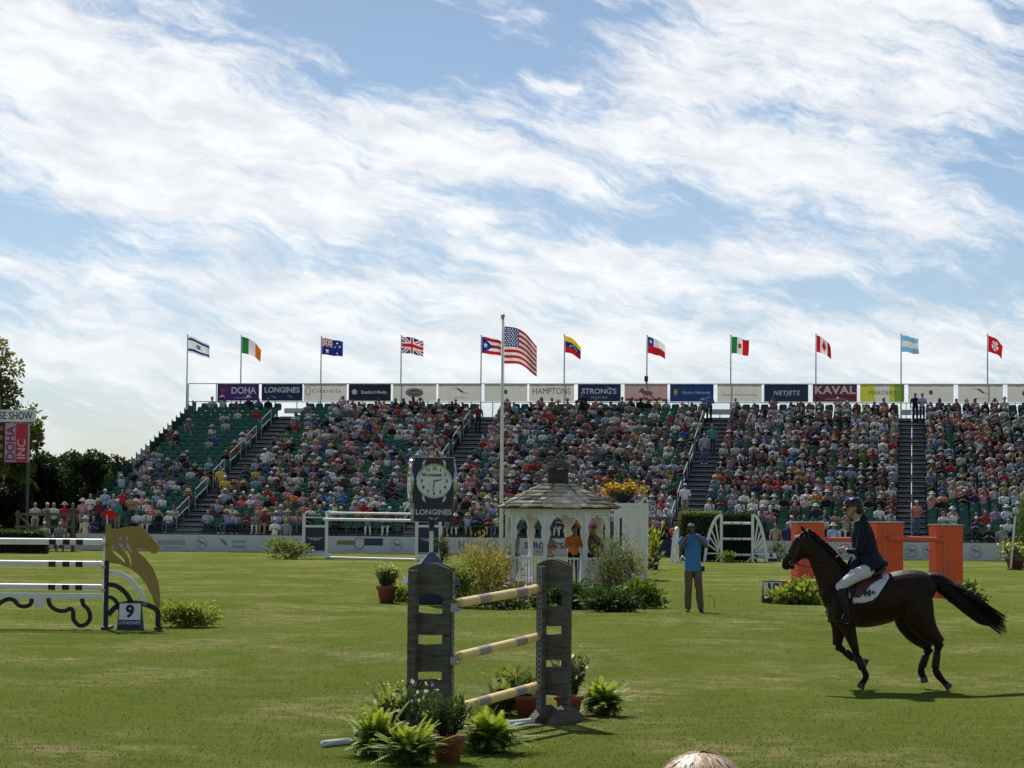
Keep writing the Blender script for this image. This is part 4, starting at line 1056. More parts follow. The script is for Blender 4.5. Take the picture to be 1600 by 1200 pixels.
# ---------------------------------------------------------------- jump number 9 with gold horse head
g9 = ground(166, 983); s9 = 3900/g9.y
gold = mat('gold_paint', (.36, .23, .05), .5, .12, 6, spec=.5)
def P9(cx, cy): # photo px -> local x,z of this jump
    return ((cx-166)/s9, (983-cy)/s9)
def Z4(x, y): return P9(x/4, 720+y/4)
def horse_standard(loc, label, rz=0, flip=False):
    t = thing('jump_standard', label, 'jump standard', loc, rz, 'gold horse head standards'); fl = -1 if flip else 1
    def bl(nm, vs_fs_list, m_):
        b = MB()
        for vs, fs in vs_fs_list: b.add([(fl*x, y, z) for x, y, z in vs], fs)
        return b.build(nm, m_, t)
    body = [Z4(*q) for q in [(650, 398), (684, 398), (686, 428), (722, 430), (760, 416), (800, 412), (846, 414), (862, 392), (880, 416), (900, 438), (936, 474), (968, 512), (992, 540), (986, 560), (966, 580), (944, 580), (924, 566), (896, 552), (868, 546), (846, 550), (858, 572), (900, 608), (946, 664), (980, 740), (996, 830), (997, 922), (972, 912), (944, 840), (905, 768), (866, 716), (810, 676), (748, 650), (690, 640), (650, 640)]]
    ho = [[Z4(*q) for q in hh] for hh in (
        [(700, 520), (690, 548), (704, 580), (736, 606), (774, 638), (760, 606), (728, 580), (708, 552)],
        [(744, 476), (730, 496), (740, 530), (770, 566), (796, 606), (812, 664), (812, 624), (800, 584), (774, 548), (752, 512)],
        [(790, 470), (776, 492), (782, 530), (812, 574), (810, 546), (790, 512)])]
    bl('horse_head_panel', [fill_geo([smooth_loop(body[:2], 1)+body[2:]]+[smooth_loop(h_, 3) for h_ in ho], .018)], gold)
    def arc(pts, w_, m_, nm):
        b = MB(); b.strip(smooth_loop([Z4(*q) for q in pts], 5, False), w_/s9/4, -.016, .016)
        return bl(nm, [(b.v, b.f)], m_)
    arc([(676, 700), (740, 706), (800, 740), (850, 790), (885, 845), (905, 905)], 30, white_paint, 'white_arc')
    arc([(676, 775), (720, 782), (770, 815), (805, 860), (825, 905)], 30, black, 'black_arc')
    arc([(676, 850), (705, 862), (730, 890), (745, 930)], 24, black, 'black_arc')
    arc([(676, 965), (720, 915), (790, 890), (870, 890), (930, 905), (980, 935), (985, 1000), (988, 1058)], 32, black, 'foot_arch')
    b = MB(); b.box(((663-650)/4/s9+P9(162, 0)[0], .0, (1066-640)/8/s9), (.078, .07, (1066-640)/4/s9)); bl('post', [(b.v, b.f)], black)
    b = MB(); b.box((P9(161.3, 0)[0], -.0, .85), (.03, .05, 1.65)); bl('cup_track', [(b.v, b.f)], white_paint)
    b = MB(); b.box((.02, .0, .03), (.12, .75, .05)); b.box((P9(247, 0)[0], 0, .03), (.07, .6, .05)); bl('foot', [(b.v, b.f)], black)
    return t
hs = horse_standard(g9, 'gold horse head jump standard with white and black arcs beside number 9')
pole_band = mat('pole_black_band', (.015, .015, .015), .4, .2)
def jump_pole(a, b_, r, bands, label, group, m0=white_paint, m1=pole_band, name='jump_pole', caps=True):
    """straight pole in one mesh with its bands; bands: (t0,t1) along the pole"""
    a, b_ = Vector(a), Vector(b_); cuts = sorted({0, 1}|{x for c in bands for x in c}); m = MB()
    for x0, x1 in zip(cuts, cuts[1:]):
        k = 1 if any(c0-1e-6 <= x0 and x1 <= c1+1e-6 for c0, c1 in bands) else 0
        m.loft([a.lerp(b_, x0), a.lerp(b_, x1)], [r, r], 14, k, cap=False)
    for q, o_ in ((a, 1), (b_, -1)):
        d = (b_-a).normalized()*.004*o_; m.loft([q, q+d], [r, r*.98], 14, 0)
    o = m.build(name, [m0, m1], None, True); return tag(o, label, 'pole', group)
xl = P9(-152, 0)[0]; xrr = P9(159, 0)[0]
for k, (cy, nm) in enumerate([(847.5, 'top'), (882, 'middle'), (918, 'low')]):
    z = P9(0, cy)[1]; tot = xrr-xl; bd = []
    for c in (82, 103.5, 124): f = (P9(c, 0)[0]-xl)/tot; h = 5.5/s9/tot; bd += [(f-h, f+h), (1-f-h, 1-f+h)]
    jump_pole((g9.x+xl, g9.y-.09, z), (g9.x+xrr, g9.y-.09, z), .058, bd, f'{nm} white jump pole with black bands on the gold horse head jump', 'poles of the gold horse jump')
    b = MB(); b.box((xrr+.03, -.05, z-.05), (.07, .12, .05)); b.build('cup', steel, hs)
t = thing('hanging_plank', 'white plank with black scroll work hanging under the poles of jump 9', 'plank', g9)
z = P9(0, 932)[1]; b = MB(); b.box(((xl+xrr)/2, -.09, z), (xrr-xl, .04, .10)); b.build('plank', white_paint, t)
def Z4b(x, y): return P9(x/4, 720+y/4)
for off, nm in ((0, ''), (-1, '')):
    dx = 0 if off == 0 else -235/4/s9
    def sh(pts): return [(a+dx, c) for a, c in pts]
    if off == 0:
        b = MB(); b.strip(smooth_loop([Z4b(*q) for q in [(305, 862), (318, 905), (360, 935), (410, 940), (445, 925), (462, 945), (465, 990), (500, 1028), (545, 1020), (568, 980), (555, 930), (525, 900), (515, 862)]], 5, False), 26/4/s9, -.11, -.07); b.build('scroll', black, t)
        b = MB(); b.strip(smooth_loop([Z4b(*q) for q in [(205, 865), (195, 900), (160, 915), (120, 905), (95, 878), (60, 870), (20, 885), (-5, 905), (-40, 930), (-90, 930), (-120, 890)]], 5, False), 26/4/s9, -.11, -.07); b.build('scroll', black, t)
        b = MB(); x_, z_ = Z4b(250, 865); b.strip([(x_, z_), (x_, z_-.13)], .19, -.11, -.07); disc(b, x_, -.09, z_-.13, .095, .06); b.build('tongue', white_paint, t)
mirror = copy_tree(hs, None, (g9.x+P9(-152-8, 0)[0]-.05, g9.y, 0), PI, 'gold horse head standard at the far end beyond the left edge')
# number signs
def number_sign(loc, txt, w_, h_, label, sub=True):
    t = thing('number_sign', label, 'number sign', loc, 0, 'white jump number signs')
    b = MB(); tw = w_*.94
    b.add([(-w_*.53, 0, 0), (w_*.53, 0, 0), (w_*.47, .10, h_), (-w_*.47, .10, h_), (-w_*.53, .32, 0), (w_*.53, .32, 0), (w_*.47, .14, h_), (-w_*.47, .14, h_)],
          [(0, 1, 2, 3), (5, 4, 7, 6), (1, 5, 6, 2), (4, 0, 3, 7), (3, 2, 6, 7)]); b.build('stand', navy, t)
    b = MB(); s_ = .1/h_
    zz0, zz1 = h_*.36, h_*.95; b.add([(-w_*.46, zz0*s_-.006, zz0), (w_*.46, zz0*s_-.006, zz0), (w_*.45, zz1*s_-.006, zz1), (-w_*.45, zz1*s_-.006, zz1)], [(0, 1, 2, 3)]); b.build('face', white_paint, t)
    b = MB(); put_text(b, txt, 0, 0, 0, h_*.62, 0, ext=.002, bold=.012); b.v = [(x, (z+h_*.65)*s_-.011+y*.3, z+h_*.65) for x, y, z in b.v]; b.build('number', black, t)
    if sub: b = MB(); put_text(b, 'LONGINES', 0, 0, 0, h_*.17, 0, ext=.002); b.v = [(x, (z+h_*.25)*s_-.008+y*.3, z+h_*.25) for x, y, z in b.v]; b.build('lettering', white_paint, t)
    return t
n9 = ground(205, 983); number_sign(n9-Vector((0, .25, 0)), '9', .43, .50, 'white sign with black number 9 under the gold horse head')
# red flag and small white panel on the post
t = thing('course_flag', 'small red square flag on top of the gold horse head post', 'flag', (g9.x+P9(168, 0)[0]-.02, g9.y, P9(0, 820)[1]))
b = MB(); b.box((-.02, 0, .02), (.02, .02, .30)); b.build('stick', white_paint, t)
b = MB(); b.add([(-.1, .0, .09), (.12, -.01, .08), (.13, .01, .25), (-.07, .0, .27), (-.1, .018, .09), (.12, .008, .08), (.13, .028, .25), (-.07, .018, .27)], [(0, 1, 2, 3), (7, 6, 5, 4), (0, 4, 5, 1), (3, 2, 6, 7), (0, 3, 7, 4), (1, 5, 6, 2)]); b.build('flag_cloth', mat('red_cloth', (.62, .02, .03), .7, .1, trans=.3), t)
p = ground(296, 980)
bush(p, .50, .38, .44, 2600, 'low leafy hosta clump with white flowers right of the gold horse standard', 'hosta', None, ((.05, .10, .015), (.36, .42, .10)), .10, 'hosta_clump', .8, 22, [('blossom', (.8, .78, .55), 90, .05)], .32, 3)

# ---------------------------------------------------------------- white jump with winged panels, far
def panel_standard(px, py, hpx, label):
    g = ground(px, py); s = 3900/g.y; h = hpx/s; t = thing('jump_standard', label, 'jump standard', g, 0, 'white jump standards with dark winged panels')
    W = .98
    for x in (-W/2, W/2):
        b = MB(); b.box((x, 0, h/2), (.13, .12, h)); b.build('post', white_paint, t, bevel=.015)
    b = MB(); b.box((0, 0, h*.72), (W-.13, .09, .09)); b.box((0, 0, .18), (W-.13, .09, .12)); b.box((0, 0, h-.16), (W-.13, .09, .05)); b.build('cross_rail', white_paint, t)
    b = MB(); b.box((0, .0, h*.42+.03), (W-.14, .05, h*.6-.18)); b.build('dark_panel', navy, t)
    b = MB(); b.box((0, -.02, h-.075), (W-.14, .05, .11)); b.build('name_board', navy, t); b = MB(); put_text(b, 'LONGINES', 0, -.05, h-.075, .13, 0, ext=.002); b.build('lettering', steel, t)
    b = MB(); z = h*.44
    for sg_ in (-1, 1):
        for q in range(3): b.strip([(sg_*.04, z+.03-q*.035), (sg_*(.36-q*.08), z+.07-q*.05)], .022, -.036, -.03)
    b.box((0, -.033, z), (.05, .006, .14)); b.build('wing_emblem', mat('silver_ink', (.5, .52, .55), .4, .1), t)
    b = MB()
    for x in (-W/2, W/2): b.box((x, 0, .03), (.1, .9, .05))
    b.build('foot', white_paint, t)
    return g, s, h
gA, sA, hA = panel_standard(492, 873, 70, 'white jump standard with dark winged panel, left of the clock tower')
gB, sB, hB = panel_standard(669, 877, 76, 'white jump standard with dark winged panel directly behind the clock')
def z_at(py, s, g, px=600): return at(px, py, g.y).z
for cy, nm in ((812, 'top'), ):
    jump_pole((gA.x+.35, gA.y-.12, z_at(812, sA, gA)), (gB.x-.35, gB.y-.12, z_at(813, sB, gB)), .055, [], 'top white pole of the far white jump', 'poles of the far white jump')
jump_pole((gA.x+.5, gA.y+1.6, z_at(802, sA, gA)), (gB.x-.3, gB.y+1.6, z_at(803, sB, gB)), .045, [], 'back white pole of the far white jump', 'poles of the far white jump')
jump_pole((gA.x+.45, gA.y-.15, .06), (gB.x-.4, gB.y-.15, .06), .055, [], 'white ground pole below the far white jump', 'poles of the far white jump')
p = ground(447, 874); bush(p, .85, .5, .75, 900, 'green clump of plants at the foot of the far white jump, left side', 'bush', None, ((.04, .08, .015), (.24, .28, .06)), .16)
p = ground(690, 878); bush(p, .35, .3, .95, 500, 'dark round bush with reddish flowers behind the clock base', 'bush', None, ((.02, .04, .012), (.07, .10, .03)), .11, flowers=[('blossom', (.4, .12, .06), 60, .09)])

# ---------------------------------------------------------------- fan jump with hedges
def fan(px, py, hpx, flip, label, rz=0, wpx=26):
    g = ground(px, py); s = 3900/g.y; h = hpx/s; fl = -1 if flip else 1; W = wpx/s; t = thing('jump_standard', label, 'jump standard', g, rz, 'white fan shaped jump standards')
    b = MB(); b.box((0, 0, h/2), (.11, .1, h)); b.build('post', white_paint, t)
    rim = smooth_loop([(0, h*.99), (-.3*W*fl, h*.93), (-.62*W*fl, h*.70), (-.86*W*fl, h*.38), (-1.0*W*fl, 0.02)], 4, False)
    b = MB(); b.strip(rim, .12, -.04, .04); b.build('rim', white_paint, t)
    for q in (5, 8, 10, 12, 14):
        b = MB(); b.strip([(-.03*fl, h*.18), rim[q]], .06, -.025, .025); b.build('spoke', white_paint, t)
    b = MB(); b.strip([(0, .3), (.3, .02)], .05, -.3, -.27); b.strip([(0, .3), (-.3, .02)], .05, -.3, -.27); b.box((0, 0, .03), (.1, .8, .05)); b.build('foot', white_paint, t)
    return g, s
gF, sF = fan(1127, 878, 74, False, 'white fan shaped standard left of the dark hedge jump')
gH, sH = fan(1176, 879, 75, True, 'white fan shaped standard right of the dark hedge jump', wpx=22)
fan(1058, 879, 54, False, 'white fan standard seen edge-on behind the photographer', .9, 14)
for cy, nm in ((817.5, 'top'), (842, 'middle'), (867, 'bottom')):
    jump_pole((gF.x+.02, gF.y-.1, z_at(cy, sF, gF, 1150)), (gH.x-.02, gF.y-.1, z_at(cy, sF, gF, 1150)), .055, [(.3, .36), (.64, .70)], f'{nm} white pole between the fan shaped standards', 'poles of the fan jump', m1=mat('tan_band', (.45, .38, .25), .5, .1))
p = at(1152, 800, 109.2); p.z = 0
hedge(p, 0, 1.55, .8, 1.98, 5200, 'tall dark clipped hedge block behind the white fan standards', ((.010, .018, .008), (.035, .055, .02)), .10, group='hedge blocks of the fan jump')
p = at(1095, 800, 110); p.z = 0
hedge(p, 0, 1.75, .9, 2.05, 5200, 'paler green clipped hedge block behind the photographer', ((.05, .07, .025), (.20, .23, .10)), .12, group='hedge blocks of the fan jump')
p = ground(1135, 879); bush(p-Vector((0, .3, 0)), .35, .25, .4, 350, 'small green plants at the foot of the left fan standard', 'bush', None, ((.04, .08, .015), (.24, .30, .06)), .12)
n8 = ground(1205, 878); number_sign(n8, '8', .52, .42, 'small white sign with black number 8 beside the fan jump', False)
bush(n8+Vector((.45, .8, 0)), .35, .3, .9, 350, 'thin leafy shrub against the boards behind the number 8 sign', 'bush', None, ((.02, .04, .012), (.08, .12, .04)), .11)

# ---------------------------------------------------------------- orange jump
ora = mat('orange_brick_paint', (.62, .075, .022), .6, .1, 3)
def brickify(m_):
    t_ = m_.node_tree; n = t_.nodes; l = t_.links; br = n.new('ShaderNodeTexBrick'); br.inputs['Scale'].default_value = 4.5
    br.inputs['Color1'].default_value = (.95, .14, .03, 1); br.inputs['Color2'].default_value = (.84, .115, .028, 1); br.inputs['Mortar'].default_value = (.62, .085, .025, 1); br.inputs['Mortar Size'].default_value = .03
    tcn = n.new('ShaderNodeTexCoord'); mp = n.new('ShaderNodeMapping'); mp.inputs['Rotation'].default_value = (PI/2, 0, 0); l.new(tcn.outputs['Object'], mp.inputs[0]); l.new(mp.outputs[0], br.inputs['Vector']); l.new(br.outputs[0], n['Principled BSDF'].inputs['Base Color'])
brickify(ora)
ora_side = mat('orange_side_paint', (.60, .07, .02), .6, .1, 3)
go = ground(1262, 932); so_ = 3900/go.y
def ob(px, top, lab, w_=.76, d_=.5, dy=0, rz=.25):
    q = at(px, 850, go.y+dy); zt_ = at(px, top, go.y+dy).z; t = thing('pillar', lab, 'jump pillar', (q.x, q.y, 0), rz, 'orange brick pillars of jump 10')
    b = MB(); b.box((0, 0, zt_/2-.02), (w_, d_, zt_-.04), 0); b.build('pillar_body', ora, t, bevel=.012)
    b = MB(); b.box((0, 0, zt_-.018), (w_+.05, d_+.05, .036)); b.build('pillar_cap', mat('grey_cap', (.45, .42, .40), .6, .1), t)
    b = MB(); b.box((-w_*.22, -d_/2-.012, zt_*.5), (.035, .02, zt_*.8)); b.build('cup_track', mat('pinkish_track', (.5, .2, .16), .5, .1), t); return q, zt_
qa, za = ob(1262, 815, 'orange brick pillar left of the galloping horse')
qb, zb_ = ob(1385, 815, 'orange brick pillar behind the rider back')
qc, zc = ob(1478, 819, 'orange brick pillar above the horse rump, furthest right')
zp = at(1320, 843, go.y).z; red_pole = mat('coral_pole_paint', (.72, .13, .08), .4, .08)
jump_pole((qa.x+.2, qa.y-.32, zp), (qb.x-.22, qb.y-.32, zp), .065, [(.45, .5)], 'orange pole hidden partly by the horse neck', 'poles of the orange jump', red_pole, red_pole)
jump_pole((qb.x+.02, qb.y-.36, zp+.05), (qc.x-.1, qc.y-.36, zp+.02), .065, [(.45, .5)], 'orange pole right of the rider back', 'poles of the orange jump', red_pole, red_pole)
p = ground(1250, 944); bush(p, .50, .4, .46, 1100, 'yellow green hosta clump at the foot of the left orange pillar', 'hosta', 'hosta clumps at the orange jump', ((.06, .11, .015), (.36, .42, .09)), .17, 'hosta_clump', 1.0, 14, None, .5, 3)
p = ground(1512, 942); bush(p, .38, .3, .4, 500, 'dark green clump at the foot of the right orange pillar', 'hosta', 'hosta clumps at the orange jump', ((.02, .05, .012), (.07, .13, .03)), .13, 'hosta_clump', 1.0, 12, None, .5, 3)
n10 = ground(1207, 942); number_sign(n10-Vector((0, .1, 0)), '10', .50, .54, 'white sign with black number 10 left of the orange jump')
t = thing('planter_box', 'small orange planter box behind the number 10 sign', 'planter', (n10.x+.42, n10.y+.25, 0)); b = MB(); b.box((0, 0, .26), (.34, .3, .5)); b.box((0, 0, .53), (.38, .34, .04)); b.build('box', mat('light_orange_paint', (.72, .28, .05), .6, .1), t, bevel=.01)
# right edge: tub with flowers, white pole and shrub
pr = ground(1586, 890)
t = thing('flower_tub', 'reddish tub of yellow flowers at the right edge', 'flower tub', pr); pot(t, .38, .42, mat('dull_red_pot', (.20, .06, .045), .8, .2))
P = nr.normal(size=(700, 3))*[.26, .22, .2]+[-.05, 0, .72]; P[:, 2] = np.maximum(P[:, 2], .42); emit('foliage', [leaves(P, .13, cols=((.05, .09, .02), (.2, .25, .06)))], t)
P = nr.normal(size=(110, 3))*[.22, .18, .16]+[-.08, -.1, .85]; emit('blossom', [leaves(P, .09, cols=((.7, .6, .2), (.75, .7, .4)), aspect=.9)], t)
q = at(1581, 850, pr.y-.5); t = thing('slalom_pole', 'leaning white pole at the right edge before the shrub', 'pole', (q.x, q.y, 0)); b = MB(); b.tube((-.05, 0, 0), (.15, .1, 2.1), .04, n=8); b.build('pole', white_paint, t); b = MB(); b.lathe([(.16, 0), (.16, .04), (.06, .06)], 14, 0, (-.05, 0, 0)); b.build('base', dark_steel, t)
q = at(1604, 850, pr.y+1.2); bush((q.x, q.y, 0), .55, .5, 2.7, 3000, 'tall green conical shrub cut by the right edge', 'shrub', None, ((.03, .06, .02), (.12, .17, .05)), .12, 'shrub', clump=26)

# ---------------------------------------------------------------- clock tower
cg = ground(673, 943); sC = 3900/cg.y
t = thing('clock_tower', 'navy box clock showing a giant round watch with LONGINES below, on a slim white post', 'clock', cg, .14)
ztop_c, zbot_c = at(673, 716, cg.y).z, at(673, 815, cg.y).z; W = 61/sC; cz = at(673, 752, cg.y).z
b = MB(); b.box((0, 0, (ztop_c+zbot_c)/2), (W, W*.9, ztop_c-zbot_c)); b.build('box', mat('clock_navy', (.018, .02, .05), .35, .15, 4), t, bevel=.008)
b = MB(); b.box((0, 0, ztop_c+.012), (W+.05, W*.9+.05, .025)); b.build('roof_plate', steel, t)
case = mat('steel_case', (.55, .56, .56), .25, .1, metal=.7); dialm = mat('silver_dial', (.72, .75, .73), .4, .05)
def watch(rz):
    Mr = Matrix.Rotation(rz, 4, 'Z'); rw = 27/sC; f = -(W*.9/2 if rz in (0, PI) else W/2)
    k = MB(); n = 48
    prof = [(rw, f-.002), (rw*1.03, f-.05), (rw*.98, f-.085), (rw*.88, f-.075)]
    for i in range(len(prof)-1):
        (r0, y0), (r1, y1) = prof[i], prof[i+1]
        vs = [(rr*math.cos(2*PI*j/n), yy, cz+rr*math.sin(2*PI*j/n)) for rr, yy in ((r0, y0), (r1, y1)) for j in range(n)]
        k.add(vs, [(j, (j+1) % n, n+(j+1) % n, n+j) for j in range(n)], 0, Mr)
    k.box((rw*1.07, f-.045, cz), (.06, .06, .07), 0, Mr)
    for sx in (-1, 1):
        for sz in (-1, 1):
            pts = [(sx*rw*.62, cz+sz*rw*.75), (sx*rw*.60, cz+sz*rw*1.08), (sx*rw*.48, cz+sz*rw*1.22)]
            q = MB(); q.strip(pts, [.07, .06, .04], f-.06, f-.002); k.add(q.v, q.f, 0, Mr)
    w1 = k.build('watch_case', case, t, True)
    k0 = MB(); vs = [(rw*.9*math.cos(2*PI*j/n), f-.072, cz+rw*.9*math.sin(2*PI*j/n)) for j in range(n)]; k0.add(vs, [tuple(range(n))], 0, Mr)
    q = MB()
    for h in range(12):
        a = PI/2-2*PI*h/12; tx = str(12 if h == 0 else h)
        put_text(q, tx, rw*.72*math.cos(a), f-.076, cz+rw*.72*math.sin(a), .105, 0, ext=.002, bold=.004)
    put_text(q, 'LONGINES', 0, f-.076, cz+rw*.33, .075, 0, ext=.002, bold=.003)
    k0.add(q.v, q.f, 1, Mr); k0.build('dial', [dialm, black], w1)
    for a, l, w_ in ((R(-97), rw*.62, .022), (R(12), rw*.45, .03)):
        q = MB(); q.strip([(0, cz), (l*math.cos(a), cz+l*math.sin(a))], [w_, w_*.5], f-.084, f-.08); k = MB(); k.add(q.v, q.f, 0, Mr); k.build('clock_hand', black, w1)
    q = MB(); q.strip([(0, cz+rw*.9), (0, ztop_c-.01)], rw*.95, f-.03, f-.002); k = MB(); k.add(q.v, q.f, 0, Mr); k.build('strap', mat('brown_strap', (.05, .03, .035), .6, .2), w1)
    q = MB(); put_text(q, 'LONGINES', 0, f-.003, (zbot_c+.22), .178, 0, ext=.003, bold=.006); 
    for sg_ in (-1, 1):
        for j in range(2): q.strip([(sg_*.02, zbot_c+.08-j*.025), (sg_*(.13-j*.04), zbot_c+.10-j*.03)], .014, f-.006, f-.002)
    k = MB(); k.add(q.v, q.f, 0, Mr); k.build('lettering', mat('silver_ink', (.5, .52, .55), .4, .1), t)
for rz in (0, PI/2, -PI/2): watch(rz)
zc0 = at(673, 829, cg.y).z; zc1 = at(673, 866, cg.y).z
b = MB(); b.box((0, 0, (zbot_c+zc0)/2), (.12, .12, zbot_c-zc0+.02)); b.build('neck', navy, t)
b = MB(); b.box((0, 0, (zc0+.5)/2), (.085, .085, zc0-.5)); b.build('post', white_paint, t)
b = MB(); hw = .66; zz = at(673, 863, cg.y).z
def pyr(z0_, h0, z1_, h1): b.add([(-h0, -h0, z0_), (h0, -h0, z0_), (h0, h0, z0_), (-h0, h0, z0_), (-h1, -h1, z1_), (h1, -h1, z1_), (h1, h1, z1_), (-h1, h1, z1_)], [(0, 1, 5, 4), (1, 2, 6, 5), (2, 3, 7, 6), (3, 0, 4, 7), (4, 5, 6, 7), (3, 2, 1, 0)])
pyr(zz-.75, hw, zz, .06); b.build('pyramid_base', mat('slate_blue_paint', (.10, .12, .20), .5, .12), t)
b = MB(); b.box((0, 0, (zz-.75)/2), (.9, .9, zz-.752)); b.build('plinth', navy, t)
p = ground(604, 942); potted(p, .24, .40, 'terracotta pot of pale wispy grass left of the clock base', 'plants around the clock tower', .42, .30, 900, ((.05, .08, .03), (.30, .34, .16)), .13, 40, flowers=[('blossom', (.7, .68, .5), 90)])
p = ground(632, 940); bush(p, .35, .3, .38, 400, 'low yellow green hosta beside the terracotta pot at the clock base', 'hosta', 'plants around the clock tower', ((.07, .12, .015), (.34, .40, .08)), .14, 'hosta_clump', 1.0, 9, None, .5, 2)
p = ground(722, 938); bush(p, .42, .4, .75, 900, 'green leafy bush right of the clock base', 'bush', 'plants around the clock tower', ((.04, .08, .02), (.22, .28, .07)), .12)
# ---------------------------------------------------------------- gazebo
gz = ground(870, 936); sG = 3900/gz.y; RG = 1.30; ANG0 = R(-90-14)
t = gaz = thing('gazebo', 'small white octagonal gazebo with weathered shingle roof and dark cupola', 'gazebo', gz)
def gp_(k, r, z): a = ANG0+k*PI/4; return Vector((r*math.cos(a), r*math.sin(a), z))
zE = at(870, 793, gz.y).z; zR = at(870, 757, gz.y).z; zF = .32
old_white = mat('old_white_paint', (.82, .81, .77), .55, .1, 3, .1)
b = MB(); b.add([gp_(k, RG+.12, z) for z in (0, zF) for k in range(8)], [tuple(range(8, 16)), tuple(range(8))[::-1]]+[(k, (k+1) % 8, 8+(k+1) % 8, 8+k) for k in range(8)]); b.build('floor', old_white, t)
for k in range(8):
    b = MB(); a, c = gp_(k, RG, zF), gp_(k, RG, zE); b.bar(a, c, .085, .085, up=gp_(k, 1, 0)); b.build('post', old_white, t)
    # scalloped arch between posts
    p0, p1 = gp_(k, RG, 0), gp_(k+1, RG, 0); d = p1-p0; L_ = d.length; d.normalize(); nrm = Vector((-d.y, d.x, 0))
    prof = [(.042, zE-.95), (.042, zE-.06), (L_-.042, zE-.06), (L_-.042, zE-.95)]
    inner = smooth_loop([(L_-.055, zE-.93), (L_-.13, zE-.62), (L_-.10, zE-.48), (L_-.26, zE-.24), (L_-.38, zE-.26), (L_/2, zE-.13), (.38, zE-.26), (.26, zE-.24), (.10, zE-.48), (.13, zE-.62), (.055, zE-.93)], 3, False)
    vs, fs = fill_geo([prof+inner], .018)
    b = MB(); b.add([p0+d*x+nrm*y+Vector((0, 0, z)) for x, y, z in vs], fs); b.build('arch', old_white, t)
    b = MB(); b.bar(p0+Vector((0, 0, zE-.05))+nrm*.0, p1+Vector((0, 0, zE-.05)), .12, .13)
    n = 9
    for q in range(n): # scalloped fringe
        c = p0+d*(L_*(q+.5)/n)+Vector((0, 0, zE-.12))-nrm*(.07)
        b.add([c+d*(L_/n*.5*math.cos(PI+PI*j/6))+Vector((0, 0, .07*math.sin(PI+PI*j/6))) for j in range(7)]+[c+nrm*.015+d*(L_/n*.5*math.cos(PI+PI*j/6))+Vector((0, 0, .07*math.sin(PI+PI*j/6))) for j in range(7)], [tuple(range(7)), tuple(range(7, 14))[::-1]]+[(j, j+7, j+8, j+1) for j in range(6)])
    b.build('eave_beam', old_white, t)
    if k != 4:
        b = MB(); b.bar(p0+Vector((0, 0, zF+.72)), p1+Vector((0, 0, zF+.72)), .07, .05); b.bar(p0+Vector((0, 0, zF+.10)), p1+Vector((0, 0, zF+.10)), .05, .05)
        npk = 11
        for q in range(1, npk): c = p0+d*(L_*q/npk); b.bar(c+Vector((0, 0, zF+.12)), c+Vector((0, 0, zF+.70)), .035, .025, up=d)
        b.build('railing', old_white, t)
# shingle roof: courses of separate shingles on eight slopes
shm = mat('weathered_shingle', (1, 1, 1), .9, .2, 10, .5, 60, attr=True)
def shingle_roof(z0_, r0, z1_, r1, rows, cols_, parent, name, off=0.0):
    V, Fq, C = [], [], []
    for k in range(8):
        A0, A1, B0, B1 = gp_(k, r0, z0_), gp_(k+1, r0, z0_), gp_(k, r1, z1_), gp_(k+1, r1, z1_)
        nrm = (A1-A0).cross(B0-A0).normalized()
        for i in range(rows):
            t0, t1 = i/rows, min(1, (i+1.25)/rows)
            a0, a1, b0, b1 = A0.lerp(B0, t0), A1.lerp(B1, t0), A0.lerp(B0, t1), A1.lerp(B1, t1)
            wn = max(1, int((a1-a0).length/.22)); x = 0.0
            cuts = sorted({0.0, 1.0}|{min(.97, max(.03, (q+rnd.uniform(-.25, .25)+(.5 if i % 2 else 0))/wn)) for q in range(1, wn)})
            for x0, x1 in zip(cuts, cuts[1:]):
                lift = .035+rnd.random()*.035; th = .016
                q = [a0.lerp(a1, x0)+nrm*lift, a0.lerp(a1, x1)+nrm*lift, b0.lerp(b1, x1)+nrm*.008, b0.lerp(b1, x0)+nrm*.008]
                lo = [a0.lerp(a1, x0)+nrm*(lift-.028), a0.lerp(a1, x1)+nrm*(lift-.028)]
                s = len(V); V += [tuple(v) for v in q+lo]; Fq += [(s, s+1, s+2, s+3), (s+4, s+5, s+1, s)]
                c = rnd.choice(cols_); f = rnd.uniform(.75, 1.25); C += [tuple(v*f for v in c)]*2
    return npmesh(name, np.array(V), np.array(Fq), shm, np.array(C), parent=parent)
SHC = [(.66, .58, .44), (.78, .71, .58), (.48, .40, .29), (.62, .54, .38), (.72, .63, .48), (.30, .24, .17)]
rf = shingle_roof(zE-.02, RG+.30, zR+.02, .36, 7, SHC, t, 'roof')
b = MB(); b.add([gp_(k, r, z) for r, z in ((RG+.29, zE-.03), (.34, zR)) for k in range(8)], [(k, (k+1) % 8, 8+(k+1) % 8, 8+k) for k in range(8)]+[tuple(range(8))[::-1]]); b.build('roof_deck', mat('dark_wood', (.05, .045, .035), .9, .2), t)
for k in range(8):
    b = MB(); b.bar(gp_(k, RG+.31, zE+.01), gp_(k, .34, zR+.05), .06, .03); b.build('ridge', mat('ridge_wood', (.08, .07, .055), .9, .3), rf)
z_c1 = at(870, 733, gz.y).z
cup = MB(); cup.add([gp_(k, .27, z) for z in (zR-.05, z_c1) for k in range(8)], [(k, (k+1) % 8, 8+(k+1) % 8, 8+k) for k in range(8)]+[tuple(range(8, 16))])
for z in (zR+.08, z_c1-.05): cup.add([gp_(k, .29, z+dz) for dz in (-.02, .02) for k in range(8)], [(k, (k+1) % 8, 8+(k+1) % 8, 8+k) for k in range(8)]+[tuple(range(8, 16)), tuple(range(8))[::-1]])
cu = cup.build('cupola', mat('cupola_wood', (.055, .055, .045), .9, .3, 8, .4), t)
